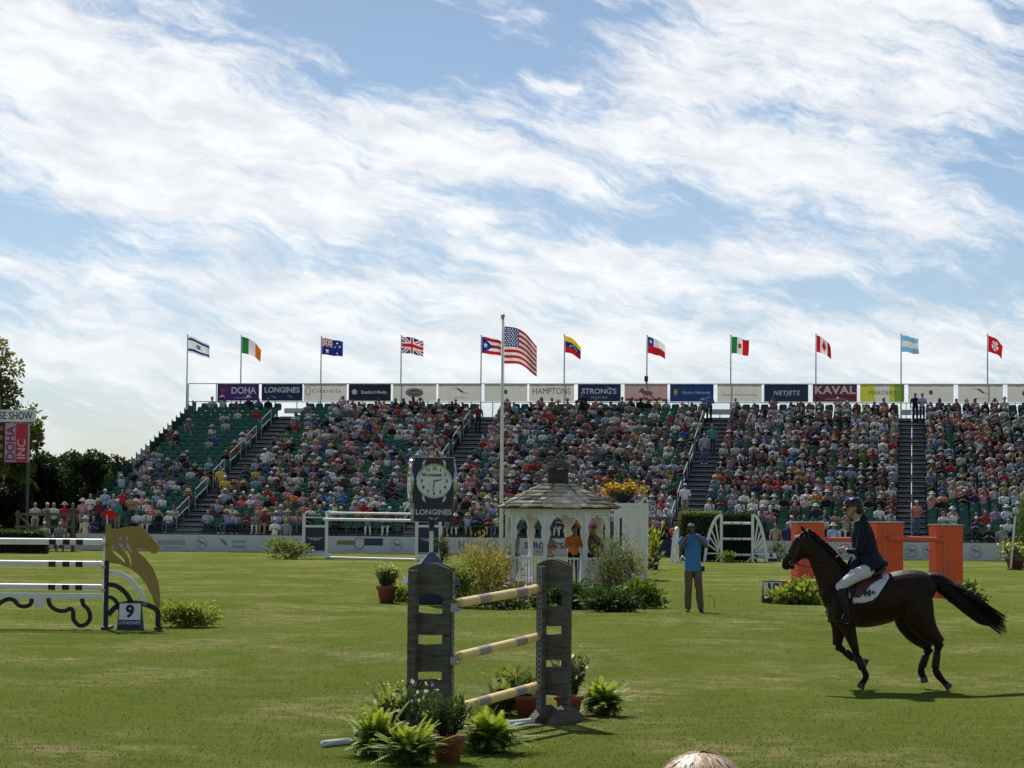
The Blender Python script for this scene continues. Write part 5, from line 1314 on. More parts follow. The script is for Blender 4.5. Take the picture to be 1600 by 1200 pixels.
shingle_roof(z_c1, .37, at(870, 718, gz.y).z, .05, 3, [(.13, .12, .10), (.09, .08, .07)], cu, 'cupola_roof')
b = MB(); b.loft([(0, 0, at(870, 719, gz.y).z), (0, 0, at(870, 713, gz.y).z)], [.05, .02], 8); b.build('finial', mat('cupola_wood', (0, 0, 0)), cu)
# people inside
def gperson(px, sn, hn, sk, ha, pose, rz, lab, dy=0, k=.92):
    q = at(px, 850, gz.y+dy); standing((q.x, q.y, zF), sn, hn, sk, ha, 3, pose, rz, 0, lab, k, 'people inside the gazebo')
gperson(806, 'grey', None, 2, 0, 0, PI/2, 'person in grey standing at the left rail of the gazebo', .1)
gperson(897, 'orange', None, 1, 2, 1, .3, 'person in a orange shirt standing inside the gazebo', .5)
gperson(927, 'brown', None, 3, 2, 0, -.4, 'person in brown standing at the right side of the gazebo', .3)
gperson(858, 'tan', None, 1, 2, 1, .8, 'person in tan in the middle of the gazebo', .7, .86)
for px, lab in ((834, 'large blue drum stacked high behind the left arch of the gazebo'), (903, 'large blue drum behind the right arch of the gazebo')):
    q = at(px, 840, 118.5); zz = at(px, 868, 118.5).z; t2 = thing('blue_drum', lab, 'drum', (q.x+.2, 122.0, .86), 0, 'blue drums behind the arena boards')
    b = MB(); b.lathe([(.42, 0), (.44, .04), (.42, .3), (.44, .34), (.42, .38), (.42, .7), (.44, .74), (.42, .78), (.42, 1.05), (.38, 1.08)], 20); b.build('drum', mat('blue_plastic', (.02, .10, .32), .4, .1), t2, True)
    b = MB(); b.lathe([(.40, 1.08), (.40, 1.12)], 20); b.build('lid', mat('dark_blue_lid', (.015, .05, .18), .4, .1), t2)
# plants round the gazebo
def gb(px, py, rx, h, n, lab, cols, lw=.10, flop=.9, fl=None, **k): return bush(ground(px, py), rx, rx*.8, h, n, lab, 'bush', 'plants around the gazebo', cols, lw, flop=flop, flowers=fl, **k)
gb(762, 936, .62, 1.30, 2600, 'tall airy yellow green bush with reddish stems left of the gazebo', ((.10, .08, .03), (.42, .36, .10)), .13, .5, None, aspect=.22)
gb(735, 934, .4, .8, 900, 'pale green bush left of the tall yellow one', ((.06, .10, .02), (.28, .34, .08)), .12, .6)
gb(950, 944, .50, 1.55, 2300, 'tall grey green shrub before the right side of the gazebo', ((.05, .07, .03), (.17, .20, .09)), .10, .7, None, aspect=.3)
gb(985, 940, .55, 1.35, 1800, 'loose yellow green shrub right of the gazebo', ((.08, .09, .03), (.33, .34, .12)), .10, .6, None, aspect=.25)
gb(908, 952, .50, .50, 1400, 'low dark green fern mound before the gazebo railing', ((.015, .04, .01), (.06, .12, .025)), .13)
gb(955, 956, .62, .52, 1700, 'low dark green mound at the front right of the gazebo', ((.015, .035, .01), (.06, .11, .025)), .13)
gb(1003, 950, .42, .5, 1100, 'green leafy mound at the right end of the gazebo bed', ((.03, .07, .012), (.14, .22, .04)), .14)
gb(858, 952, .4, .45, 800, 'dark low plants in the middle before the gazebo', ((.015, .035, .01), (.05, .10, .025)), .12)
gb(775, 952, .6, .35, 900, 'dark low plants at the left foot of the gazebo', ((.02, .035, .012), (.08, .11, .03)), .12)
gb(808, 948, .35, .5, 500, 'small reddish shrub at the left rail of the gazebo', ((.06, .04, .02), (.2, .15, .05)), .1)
p = ground(920, 898); potted((p.x, gz.y+.2, zF), .22, .3, 'dark planter with green leaves hanging inside the gazebo', 'plants around the gazebo', .3, .25, 300, ((.03, .06, .015), (.15, .2, .04)), .1, 20)
# white booth right of the gazebo, flower display on it
bg_ = ground(985, 905); sb_ = 3900/bg_.y; Wb = 50/sb_; Hb = at(985, 786, bg_.y).z
t = thing('white_booth', 'tall white panelled booth right behind the gazebo', 'booth', (bg_.x, bg_.y, 0), -.12)
b = MB(); b.box((0, .4, Hb/2), (Wb, .8, Hb)); b.build('walls', old_white, t)
for x in (-Wb/2, -Wb*.12, Wb*.22, Wb/2):
    b = MB(); b.box((x, -.02, Hb/2-.05), (.06, .05, Hb-.1)); b.build('corner_batten', white_paint, t)
b = MB(); b.box((0, -.012, Hb-.05), (Wb+.08, .09, .10)); b.build('cornice', white_paint, t)
for x in (-Wb*.31, ): b = MB(); b.box((x, -.004, Hb*.62), (.07, .01, .9)); b.build('slot', black, t)
b = MB(); b.strip(smooth_loop([(Wb/2-.28, Hb), (Wb/2-.2, Hb+.02), (Wb/2-.12, Hb+.13), (Wb/2-.03, Hb+.17), (Wb/2, Hb+.06)], 4, False), .07, -.02, .02); b.build('scroll', white_paint, t)
t = thing('flower_display', 'navy bowl heaped with yellow and red flowers above the booth', 'flower display', (at(974, 800, bg_.y).x, bg_.y+.4, Hb))
b = MB(); b.lathe([(.12, 0), (.2, .04), (.5, .26), (.52, .30), (.46, .29)], 18); b.build('bowl', navy, t, True)
P = nr.normal(size=(900, 3))*[.32, .2, .09]+[0, 0, .38]; P[:, 2] = np.maximum(P[:, 2], .24); emit('foliage', [leaves(P, .09, cols=((.05, .08, .02), (.16, .2, .05)))], t)
P = nr.normal(size=(420, 3))*[.30, .2, .10]+[0, -.03, .46]; P[:, 2] = np.maximum(P[:, 2], .26); emit('yellow_blossom', [leaves(P, .085, cols=((.48, .26, .02), (.68, .48, .06)), aspect=.9)], t)
P = nr.normal(size=(200, 3))*[.36, .2, .07]+[-.1, -.05, .36]; P[:, 2] = np.maximum(P[:, 2], .26); emit('red_blossom', [leaves(P, .08, cols=((.35, .03, .04), (.45, .08, .05)), aspect=.9)], t)
# tall plant in dark pot between the booth and the photographer
p = ground(1020, 890); t = thing('tall_potted_plant', 'dark round pot with tall upright yellow green leaves left of the photographer', 'potted plant', p)
pot(t, .27, .45, mat('charcoal_pot', (.04, .04, .045), .5, .1)); ps = []
for q in range(46):
    a = rnd.random()*6.28; tip = np.array([math.cos(a)*.42*rnd.random(), math.sin(a)*.42*rnd.random(), .5+1.15*rnd.random()]); k = 7; u = nr.rand(k, 1)
    ps.append(leaves(np.array([0, 0, .4])+(tip-[0, 0, .4])*u, .26, dirs=np.tile(tip-[0, 0, .3], (k, 1)), flop=.5, cols=((.10, .18, .02), (.5, .52, .10)), aspect=.22))
emit('foliage', ps, t)

# ---------------------------------------------------------------- front jump: weathered standards, bamboo coloured poles
gl = ground(648, 1151); gr_ = ground(848, 1128)
rd = Vector((gr_.x-gl.x-.40, gr_.y-gl.y, 0)); RZ = math.atan2(rd.y, rd.x)-PI/2     # rails run along local +Y
wood = mat('dark_weathered_wood', (.066, .062, .050), .9, .3, 4, .45, 16, stretch=(1.5, 1, 9), col2=(.18, .168, .138), spec=.15)
wood_end = mat('plank_edge_wood', (.16, .14, .115), .85, .2, 6, .3)
def wood_standard(loc, label, h=1.70, W=.40, curve=1, holes=1):
    t = thing('jump_standard', label, 'jump standard', loc, RZ, 'weathered wooden jump standards')
    for x, hh, yo in ((.03, h-.03, -.125), (W-.03, h-.02, 0)):
        b = MB(); b.box((x, yo, hh/2), (.088, .09, hh)); b.build('post', wood, t, bevel=.006)
    tops = [(h-.315, h-.01), (h-.67, h-.455), (h-1.04, h-.76), (h-1.42, h-1.11)] 
    for i, (z0_, z1_) in enumerate(tops):
        pts = []; n = 8
        for j in range(n+1): x = -.05+(W+.06)*j/n; pts.append((x, z1_+(.055*math.sin(PI*j/n) if i == 0 else .006*math.sin(j*.8+i))))
        for j in range(n, -1, -1): x = -.05+(W+.06)*j/n; pts.append((x, z0_+(.06*math.sin(PI*j/n) if i == 0 else .006*math.sin(j*.7+i*2))))
        for side in ((-.062,) if i else (-.062, .062)):
            vs, fs = fill_geo([pts], .015); b = MB(); b.add([(x, y+side, z) for x, y, z in vs], fs); b.build('plank', wood, t)
    if holes >= 0:
        b = MB(); mt_ = mat('track_steel', (.20, .21, .22), .5, .2, 10, metal=.4)
        if holes: b.box((W+.025, -.0, h/2+.02), (.012, .05, h-.12))
        else: b.box((.03, -.176, h/2+.02), (.05, .01, h-.12))
        for q in range(26):
            z = .15+q*(h-.3)/25
            if holes: b.box((W+.0325, 0, z), (.003, .018, .022), 1)
            else: b.box((.03, -.1825, z), (.018, .003, .022), 1)
        b.build('cup_track', [mt_, black], t)
    b = MB()
    for x in (.03, W-.03): b.add([(x-.045, -.42, 0), (x+.045, -.42, 0), (x+.045, .42, 0), (x-.045, .42, 0), (x-.045, -.38, .06), (x+.045, -.38, .06), (x+.045, -.05, .19), (x-.045, -.05, .19), (x+.045, .05, .19), (x-.045, .05, .19), (x+.045, .38, .06), (x-.045, .38, .06)],
        [(0, 1, 2, 3)[::-1], (0, 1, 5, 4), (4, 5, 6, 7), (7, 6, 8, 9), (9, 8, 10, 11), (11, 10, 2, 3), (0, 4, 7, 9, 11, 3), (1, 2, 10, 8, 6, 5)])
    b.build('foot', wood, t)
    return t
XA = Matrix.Rotation(RZ, 4, 'Z')
sd_ = (XA @ Vector((1, 0, 0)))
Lstd = wood_standard(gl, 'weathered dark plank jump standard nearest the camera, ferns at its foot', 1.695, .385)
Rstd = wood_standard(gr_-sd_*.0, 'weathered dark plank jump standard at the far end beside the gazebo ferns', 1.715, .30, holes=0)
pb_ = mat('bamboo_paint', (.84, .62, .24), .45, .12, 4, .15, 20); gb_ = mat('grey_band_paint', (.34, .29, .23), .5, .15, 5)
aL = gl+sd_*.48+Vector((0, 0, 0)); aR = gr_-sd_*.055
for nm, zL, zR_ in (('top', 1.34, 1.42), ('middle', .81, .90), ('lowest', .30, .375)):
    jump_pole((aL.x, aL.y+.05, zL), (aR.x, aR.y-.1, zR_), .048, [(.20, .34), (.345, .35), (.66, .80), (.93, .94)], f'{nm} cream jump pole with grey bands on the front wooden jump', 'poles of the front wooden jump', pb_, gb_)
for tdx, par, xx in ((0, Lstd, .445), (1, Rstd, -.03)):
    for z in ((1.34, .81, .30), (1.42, .90, .375))[tdx]: b = MB(); b.box((xx, 0, z-.065), (.09, .09, .03)); b.box((xx, -.05, z-.03), (.07, .012, .06)); b.build('pole_cup', steel, par)
g1, g2 = ground(505, 1168), ground(832, 1134)
jump_pole((g1.x, g1.y, .03), (g2.x, g2.y, .03), .035, [(.3, .4), (.6, .7)], 'white ground pole lying on the grass before the front jump', 'poles of the front wooden jump', mat('worn_white_pole', (.50, .54, .60), .5, .1, 5), mat('worn_white_pole', (0, 0, 0)))
fg = 'ferns at the foot of the front jump'
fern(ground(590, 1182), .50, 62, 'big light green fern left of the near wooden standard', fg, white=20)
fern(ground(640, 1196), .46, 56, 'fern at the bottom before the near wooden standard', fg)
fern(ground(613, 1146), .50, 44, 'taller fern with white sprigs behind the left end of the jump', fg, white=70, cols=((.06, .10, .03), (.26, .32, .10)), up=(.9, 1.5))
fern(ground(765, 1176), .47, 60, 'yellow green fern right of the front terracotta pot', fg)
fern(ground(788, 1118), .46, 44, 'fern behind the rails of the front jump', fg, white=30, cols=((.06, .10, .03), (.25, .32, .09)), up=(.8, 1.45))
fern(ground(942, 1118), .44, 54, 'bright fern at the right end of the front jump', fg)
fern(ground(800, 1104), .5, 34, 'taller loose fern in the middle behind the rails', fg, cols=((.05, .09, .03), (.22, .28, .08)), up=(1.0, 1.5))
HB = ((.018, .035, .015), (.06, .105, .04))
pg = 'terracotta pots at the foot of the front jump'
potted(ground(700, 1190), .155, .24, 'terracotta pot of dark rosemary before the near standard', pg, .36, .24, 1300, HB, .055, 60)
potted(ground(889, 1121), .155, .24, 'terracotta pot of dark herbs at the far standard', pg, .42, .22, 1300, HB, .055, 55, flowers=[('blossom', (.65, .6, .6), 25)])
potted(ground(826, 1120), .17, .24, 'terracotta pot half hidden behind the lowest rail', pg, .26, .28, 900, ((.03, .06, .015), (.14, .2, .05)), .06, 40, flowers=[('blossom', (.5, .1, .1), 15)])
potted(ground(655, 1176), .15, .22, 'terracotta pot with dark sprigs hidden in the ferns left of the near standard', pg, .40, .2, 700, HB, .055, 45, flowers=[('blossom', (.5, .5, .62), 30)])
# ---------------------------------------------------------------- fused figures (one continuous body surface each)
def dense(pts, rad, k=4):
    rr = [(r, r) if not isinstance(r, (tuple, list)) else tuple(r) for r in rad]
    q = [tuple(p)+r for p, r in zip(pts, rr)]; q = smooth_loop(q, k, False)
    return [a[:3] for a in q], [(max(a[3], .004), max(a[4], .004)) for a in q]
def limb(m, pts, rad, mat_, side=None, n=12, k=4, lin=False):
    if not lin: pts, rad = dense(pts, rad, k)
    else:
        P2, R2 = [], []
        rr = [(r, r) if not isinstance(r, (tuple, list)) else tuple(r) for r in rad]
        for i in range(len(pts)-1):
            for q in range(k):
                t_ = q/k; P2.append(tuple(Vector(pts[i]).lerp(Vector(pts[i+1]), t_))); R2.append(tuple(rr[i][j]*(1-t_)+rr[i+1][j]*t_ for j in (0, 1)))
        P2.append(tuple(pts[-1])); R2.append(rr[-1]); pts, rad = P2, R2
    m.loft(pts, rad, n, mat_, side=side)
def fuse(m, name, mats, voxel=.012, smooth_it=4, tris=None):
    me = bpy.data.meshes.new('tmp'); me.from_pydata(m.v, [], m.f); me.update()
    bm = bmesh.new(); bm.from_mesh(me); bmesh.ops.recalc_face_normals(bm, faces=bm.faces[:]); bm.to_mesh(me); bm.free()
    ob_ = bpy.data.objects.new('tmp', me); COL.objects.link(ob_)
    a = ob_.modifiers.new('r', 'REMESH'); a.mode = 'VOXEL'; a.voxel_size = voxel
    s_ = ob_.modifiers.new('s', 'SMOOTH'); s_.factor = .5; s_.iterations = smooth_it
    if tris: d_ = ob_.modifiers.new('d', 'DECIMATE'); d_.ratio = tris
    dg = bpy.context.evaluated_depsgraph_get(); out = bpy.data.meshes.new_from_object(ob_.evaluated_get(dg)); bpy.data.objects.remove(ob_)
    out.name = name
    # which source piece lies nearest decides the material of each face
    fc = [(sum((Vector(m.v[i]) for i in f), Vector())/len(f), k) for f, k in zip(m.f, m.m) if len(f) <= 5]
    kd = KDTree(len(fc))
    for i, (c, k) in enumerate(fc): kd.insert(c, i)
    kd.balance()
    out.materials.clear()
    for q in mats: out.materials.append(q)
    for p_ in out.polygons: p_.material_index = fc[kd.find(p_.center)[1]][1]; p_.use_smooth = True
    return link(name, out)
def hand(m, wrist, d, palm_n, mat_, curl=1.2, size=1.0, thumb_side=1):
    """palm, four curled fingers of unequal length, and a thumb from the side of the palm"""
    w_ = Vector(wrist); d = Vector(d).normalized(); n = Vector(palm_n); n = (n-d*n.dot(d)).normalized(); s_ = d.cross(n)*thumb_side
    m.loft([w_, w_+d*.045*size, w_+d*.09*size], [(.016*size, .024*size), (.017*size, .042*size), (.014*size, .040*size)], 10, mat_, side=s_)
    for i, ln in enumerate((.068, .078, .072, .056)):
        off = s_*(.032-.0215*i)*size; p = w_+d*.088*size+off; a = 0; pts = [p-d*.02*size]; pts.append(p)
        for seg in (.45, .32, .25):
            a += curl*(.8+.1*i)*.55; p = p+(d*math.cos(a)+n*math.sin(a))*ln*seg*size; pts.append(p)
        m.loft(pts, [.0095*size]*3+[.0088*size, .0075*size], 8, mat_)
    p = w_+d*.025*size+s_*.03*size; q = p+(d*.6+s_*.75+n*.35).normalized()*.035*size; r_ = q+(d*.9+n*.6).normalized()*.030*size
    m.loft([p, q, r_], [.012*size, .0105*size, .008*size], 8, mat_)
def head(m, c, fwd, up=(0, 0, 1), skin=0, s=1.0):
    """c = middle of the skull; eyes at half height; returns points for eyes and mouth"""
    c = Vector(c); f = Vector(fwd).normalized(); u = Vector(up).normalized(); sd = f.cross(u).normalized(); u = sd.cross(f)
    def E(x, y, z, a, b, g):
        Mx = Matrix((( sd.x, f.x, u.x), (sd.y, f.y, u.y), (sd.z, f.z, u.z))).to_4x4(); Mx.translation = c+(sd*x+f*y+u*z)*s
        m.ell((0, 0, 0), (a*s, b*s, g*s), skin, 14, 10, Mx)
    E(0, -.012, .025, .073, .092, .088); E(0, .022, -.035, .055, .062, .078); E(0, .052, -.085, .030, .030, .026)
    E(0, .088, -.020, .011, .020, .024); E(0, .072, .022, .045, .018, .012); E(0, .078, -.058, .022, .012, .009)
    for q in (-1, 1): E(q*.073, -.005, -.008, .010, .018, .030); E(q*.038, .055, -.025, .020, .022, .018)
    return [c+(sd*q*.030+f*.082+u*.002)*s for q in (-1, 1)], c+(f*.09-u*.058)*s
skin_a = mat('face_skin', (.50, .29, .20), .5, .08, 30); skin_b = mat('brown_skin', (.16, .085, .055), .5, .08, 30)
navy_cloth = mat('navy_jacket_cloth', (.009, .013, .027), .75, .2, 14, .3, 120, spec=.25)
breech = mat('pale_breeches', (.62, .62, .66), .75, .06, 8, .2, 60, spec=.2)
leather = mat('black_boot_leather', (.010, .009, .009), .42, .2, 10, spec=.25)
brown_l = mat('brown_leather', (.045, .022, .012), .42, .2, 12, spec=.5)
bay = mat('dark_bay_coat', (.013, .0062, .0036), .46, .25, 4, .25, 14, spec=.16, col2=(.036, .0175, .010))
blackh = mat('black_horse_hair', (.005, .005, .005), .55, .2, 20, spec=.2)
hoofm = mat('hoof_horn', (.06, .055, .05), .5, .2, 12)

gh = ground(1380, 1077); sh_ = 3900/gh.y
def H(px, py, y=0.0): return ((px-1380)/sh_, y, (1077-py)/sh_)
def PX(v): return v/sh_
m = MB(); SY = (0, 1, 0)
# trunk: (centre px, centre py, half height px, half width m)
TR = [(1284, 938, 12, .10), (1292, 936, 26, .17), (1303, 937, 35, .215), (1325, 938, 41, .26), (1350, 941, 41, .285), (1375, 938, 39, .29), (1395, 932, 37, .28), (1415, 925, 34, .275), (1436, 923, 31, .27), (1451, 925, 24, .21), (1459, 928, 14, .12)]
limb(m, [H(a, b) for a, b, _, _ in TR], [(PX(h), w_) for _, _, h, w_ in TR], 0, SY, 20, 5)
limb(m, [H(1310, 925), H(1303, 908), H(1294, 893), H(1285, 877), H(1275, 861), H(1266, 850), H(1261, 845)], [(PX(32), .15), (PX(28), .125), (PX(24), .105), (PX(21), .092), (PX(17.5), .082), (PX(15), .078), (PX(11), .07)], 0, SY, 16, 5)
limb(m, [H(1266, 842), H(1259, 848), H(1252, 857), H(1244, 867), H(1236, 876), H(1230, 883), H(1226, 887)], [(PX(9), .06), (PX(15), .085), (PX(16.5), .10), (PX(13.5), .078), (PX(10.5), .055), (PX(9.5), .055), (PX(7), .042)], 0, SY, 16, 5)
m.ell(H(1260, 865), (PX(10), .085, PX(11)), 0, 12, 8)      # jowl
m.ell(H(1229, 887), (PX(8), .05, PX(6.5)), 1, 12, 8)
m.ell(H(1238, 889), (PX(4.5), .035, PX(3.5)), 1, 10, 6)    # chin
for q in (-1, 1):
    limb(m, [H(1259, 836, q*.045), H(1254, 829, q*.055), H(1251, 823, q*.05)], [(.022, .034), (.016, .026), (.005, .008)], 0, None, 10, 3)
    m.ell(H(1247, 852, q*.082), (.03, .016, .022), 0, 10, 8)
    m.ell(H(1318, 950, q*.17), (.20, .12, .30), 0, 14, 10); m.ell(H(1428, 936, q*.15), (.22, .13, .24), 0, 14, 10)
def leg(pts, y0, y1, mats_split):
    k = len(pts); P = [H(a, b, y0+(y1-y0)*i/(k-1)) for i, (a, b, r, r2) in enumerate(pts)]; Rr = [(PX(r), r2) for _, _, r, r2 in pts]
    i = mats_split; limb(m, P[:i+1], Rr[:i+1], 0, SY, 12, 4); limb(m, P[i:], Rr[i:], 1, SY, 12, 4)
# near foreleg reaching back to the ground, far foreleg folded
leg([(1318, 955, 22, .12), (1322, 978, 14, .085), (1328, 996, 9.5, .06), (1333, 1011, 7.0, .05), (1338, 1026, 4.6, .034), (1346, 1044, 4.4, .032), (1351, 1055, 5.4, .038), (1348, 1063, 4.6, .034), (1345, 1067, 5.2, .04)], -.15, -.14, 3)
leg([(1312, 955, 22, .12), (1314, 978, 14, .085), (1312, 997, 9.5, .06), (1310, 1011, 7.4, .052), (1322, 1020, 4.8, .034), (1335, 1029, 4.5, .032), (1343, 1034, 5.6, .038), (1349, 1034, 4.6, .034)], .15, .13, 3)
def hoof(px, py, dx, dy, y):
    d = Vector((dx, 0, -dy)).normalized(); c = Vector(H(px, py, y)); m.loft([c-d*.02, c+d*.04, c+d*.075], [.044, .056, .064], 12, 2)
hoof(1345, 1067, -.45, 1, -.14); hoof(1350, 1034, .9, .35, .13)
# hind legs
leg([(1431, 938, 24, .13), (1433, 962, 24.5, .13), (1444, 982, 19, .095), (1458, 996, 11.5, .062), (1464, 1004, 8.5, .05), (1461, 1018, 5.2, .036), (1458, 1040, 5.0, .034), (1462, 1052, 6.2, .042), (1470, 1062, 4.8, .036), (1474, 1066, 5, .04)], -.16, -.15, 4)
leg([(1428, 938, 24, .13), (1423, 965, 25, .13), (1434, 990, 18, .095), (1449, 1006, 11, .062), (1455, 1013, 8.5, .05), (1450, 1024, 5.2, .036), (1443, 1041, 5.0, .034), (1442, 1051, 6.2, .042), (1445, 1058, 4.8, .036)], .16, .15, 4)
m.ell(H(1467, 998, -.155), (PX(5), .035, PX(6)), 0, 10, 8)
hoof(1475, 1067, .75, .75, -.15); hoof(1446, 1059, .15, 1, .15)
horse_body = fuse(m, 'horse', [bay, blackh, hoofm], .014, 5)
horse_body.location = gh; tag(horse_body, 'dark bay horse galloping to the left with its rider, tail streaming behind', 'horse')
def hang(mb_, name, mt, smooth=True, bevel=0): return mb_.build(name, mt, horse_body, smooth, bevel)
for q in (-1, 1): b = MB(); b.ell(H(1246, 852, q*.094), (.017, .008, .014), 0, 10, 8); hang(b, 'eye', mat('horse_eye', (.008, .005, .004), .08, .1, spec=.8))
# mane: a row of short plaits on the crest, and a rough fringe
b = MB(); crest = smooth_loop([(1262, 832), (1272, 838), (1283, 848), (1293, 856), (1301, 864), (1309, 873), (1317, 882), (1326, 890)], 5, False)
for i, (a, c) in enumerate(crest): b.ell(H(a+.6, c-.2), (.028, .026, .030+.008*math.sin(i*1.9)), 0, 8, 6); b.loft([H(a, c, -.01), H(a-1, c+3, -.055), H(a-1, c+8, -.075)], [.016, .014, .004], 6)
hang(b, 'mane', blackh)
b = MB()
for i in range(7): b.loft([H(1260, 833, (i-3)*.012), H(1252, 836, (i-3)*.014), H(1246+i*.5, 845, (i-3)*.012)], [.014, .012, .003], 6)
hang(b, 'forelock', blackh)
# tail: a core and loose strands
b = MB(); tc_ = [(1449, 903, 7), (1460, 906, 11), (1472, 914, 14), (1487, 926, 14), (1502, 940, 12.5), (1518, 953, 12), (1534, 965, 11), (1546, 972, 7)]
limb(b, [H(a, c) for a, c, _ in tc_], [(PX(r), .10) for _, _, r in tc_], 0, SY, 12, 4)
for i in range(240):
    t0 = .15+.55*rnd.random(); j = int(t0*(len(tc_)-1)); a, c, r = tc_[j]; off = rnd.uniform(-1, 1); yy = rnd.uniform(-.11, .11)
    ex, ey = 1562+10*rnd.random()-10*abs(off)*0, 976+off*14+rnd.uniform(-4, 4)
    if rnd.random() < .22: ex, ey = a+rnd.uniform(14, 44), c+rnd.uniform(8, 24)
    mx_, my_ = (a+ex)/2+rnd.uniform(-2, 2), (c+off*r+ey)/2+rnd.uniform(-2, 2)-1
    b.loft([H(a, c+off*r*.8, yy*.6), H(mx_, my_, yy), H(ex, ey, yy*1.2+rnd.uniform(-.04, .04))], [.008, .0065, .0015], 4)
hang(b, 'tail', blackh)
# bridle and reins
def band(px0, py0, px1, py1, half, r=.009):
    c0, c1 = Vector(H(px0, py0)), Vector(H(px1, py1)); ctr = (c0+c1)/2; ax = (c0-c1)/2
    return [tuple(ctr+ax*math.cos(a)+Vector((0, half*math.sin(a), 0))) for a in [2*PI*i/16 for i in range(17)]]
for nm, ar in (('noseband', (1229.5, 866, 1247, 883, .076)), ('browband', (1245.5, 840, 1268, 868, .098)), ('headpiece', (1260, 831, 1270, 868, .09))):
    b = MB(); p_ = band(*ar); b.loft(p_, [.010]*17, 6); hang(b, nm, brown_l)
b = MB()
for q in (-1, 1): b.loft([H(1256, 840, q*.088), H(1243, 866, q*.085), H(1236, 881, q*.062)], [.009]*3, 6)
hang(b, 'cheek_strap', brown_l)
b = MB()
for q in (-1, 1): b.loft([H(1236, 882, q*.064), H(1262, 888, q*.12), H(1290, 884, q*.13), H(1316, 864, q*.075)], [.007]*4, 6)
hang(b, 'reins', brown_l)
for q in (-1, 1): b = MB(); n = 12; b.loft([tuple(Vector(H(1236, 882, q*.066))+Vector((.028*math.cos(2*PI*i/n), 0, .028*math.sin(2*PI*i/n)))) for i in range(n+1)], [.005]*(n+1), 5); hang(b, 'bit_ring', steel)
b = MB(); b.ell(H(1245, 841.5, -.02), (.035, .03, .02), 0, 10, 6); hang(b, 'white_star', mat('white_hair', (.6, .58, .55), .7, .1))
# saddle pad following the barrel, saddle, girth
def tr_at(px):
    for (a, b2) in zip(TR, TR[1:]):
        if a[0] <= px <= b2[0]: t_ = (px-a[0])/(b2[0]-a[0]); return [a[i]*(1-t_)+b2[i]*t_ for i in range(4)]
    return TR[-1]
def shell(cols_, off, name, mt, nrow=12, thick=.012):
    """cols_: list of (px, top py, bottom py) per column, both sides over the back"""
    m_ = MB(); rows_ = []
    for (px, top, bot) in cols_:
        _, cy, hh, ww = tr_at(px); line = []
        for side in (-1, 1):
            seq = [top+(bot-top)*i/nrow for i in range(nrow+1)]
            if side == -1: seq = seq[::-1]
            for py in seq:
                u = max(-1, min(1, (cy-py)/hh)); y = side*(ww*math.sqrt(max(0, 1-u*u))+off+.012); line.append(H(px, py-off*sh_*.6*max(0, u)**6, y))
        rows_.append(line)
    n_ = len(rows_[0]); vs = [p_ for l_ in rows_ for p_ in l_]
    fs = [(i*n_+j, i*n_+j+1, (i+1)*n_+j+1, (i+1)*n_+j) for i in range(len(rows_)-1) for j in range(n_-1)]
    m_.add(vs, fs, 0); o = hang(m_, name, mt); md = o.modifiers.new('thick', 'SOLIDIFY'); md.thickness = thick; md.offset = 1; return o
shell([(1322, 901, 934), (1330, 900, 943), (1345, 901, 942), (1358, 901, 938), (1366, 900, 931), (1373, 900, 921), (1380, 899, 911), (1386, 898, 903)], .012, 'saddle_pad', mat('white_pad_cloth', (.70, .70, .74), .8, .06, 8, .2))
shell([(1322, 899, 925), (1328, 898, 933), (1338, 899, 934), (1346, 900, 926), (1356, 900, 914), (1366, 899, 908), (1376, 897, 904)], .028, 'saddle_flap', mat('maroon_brown_leather', (.07, .022, .02), .4, .2, 10, spec=.5), thick=.02)
b = MB(); limb(b, [H(1332, 895), H(1342, 898), H(1356, 899), (H(1368, 896)), H(1378, 889), H(1383, 885)], [(PX(6), .12), (PX(6), .16), (PX(6), .20), (PX(6), .21), (PX(6), .18), (PX(2.5), .12)], 0, SY, 14, 4); hang(b, 'saddle_seat', brown_l)
b = MB()
for side in (-1,):
    for tx, cx_, cy_, sz in (('N', 1350, 927, .11), ('B1', 1360, 926, .06)):
        tmp = MB(); put_text(tmp, tx, 0, 0, 0, sz, 0, ext=.002, bold=.008 if tx == 'N' else .003); _, cy, hh, ww = tr_at(cx_); X0, _, Zc = H(cx_, cy_)
        for i, (x, y, z) in enumerate(tmp.v):
            py = cy_-z*sh_; u = max(-1, min(1, (cy-py)/hh)); tmp.v[i] = (X0+x, -(ww*math.sqrt(1-u*u)+.046)+y, Zc+z)
        b.add(tmp.v, tmp.f)
hang(b, 'lettering', black, False)
b = MB(); _, cy, hh, ww = tr_at(1328); n = 24; b.loft([H(1328, cy-(hh+1)*math.cos(2*PI*i/n), (ww+.012)*math.sin(2*PI*i/n)) for i in range(n+1)], [(.012, .05)]*(n+1), 6, side=(1, 0, 0)); hang(b, 'girth', leather)
for (x0, y0, x1, y1, yy) in ((1338, 1026, 1346, 1045, -.143), (1322, 1020, 1336, 1030, .133), (1461, 1018, 1458, 1042, -.15), (1450, 1024, 1443, 1043, .15)):
    b = MB(); limb(b, [H(x0, y0, yy), H((x0+x1)/2, (y0+y1)/2, yy), H(x1, y1, yy)], [(PX(5.8), .045), (PX(6.2), .047), (PX(6.4), .048)], 0, SY, 12, 3); hang(b, 'leg_boot', leather)
for q in (-1, 1): n = 12; b = MB(); b.loft([tuple(Vector(H(1316, 966, q*.40))+Vector((.055*math.cos(2*PI*i/n), 0, .07*math.sin(2*PI*i/n)))) for i in range(n+1)], [.006]*(n+1), 5); hang(b, 'stirrup', steel)
for q in (-1, 1): b = MB(); b.loft([H(1334, 912, q*.30), H(1318, 961, q*.345)], [(.006, .012)]*2, 6); hang(b, 'stirrup_leather', leather)

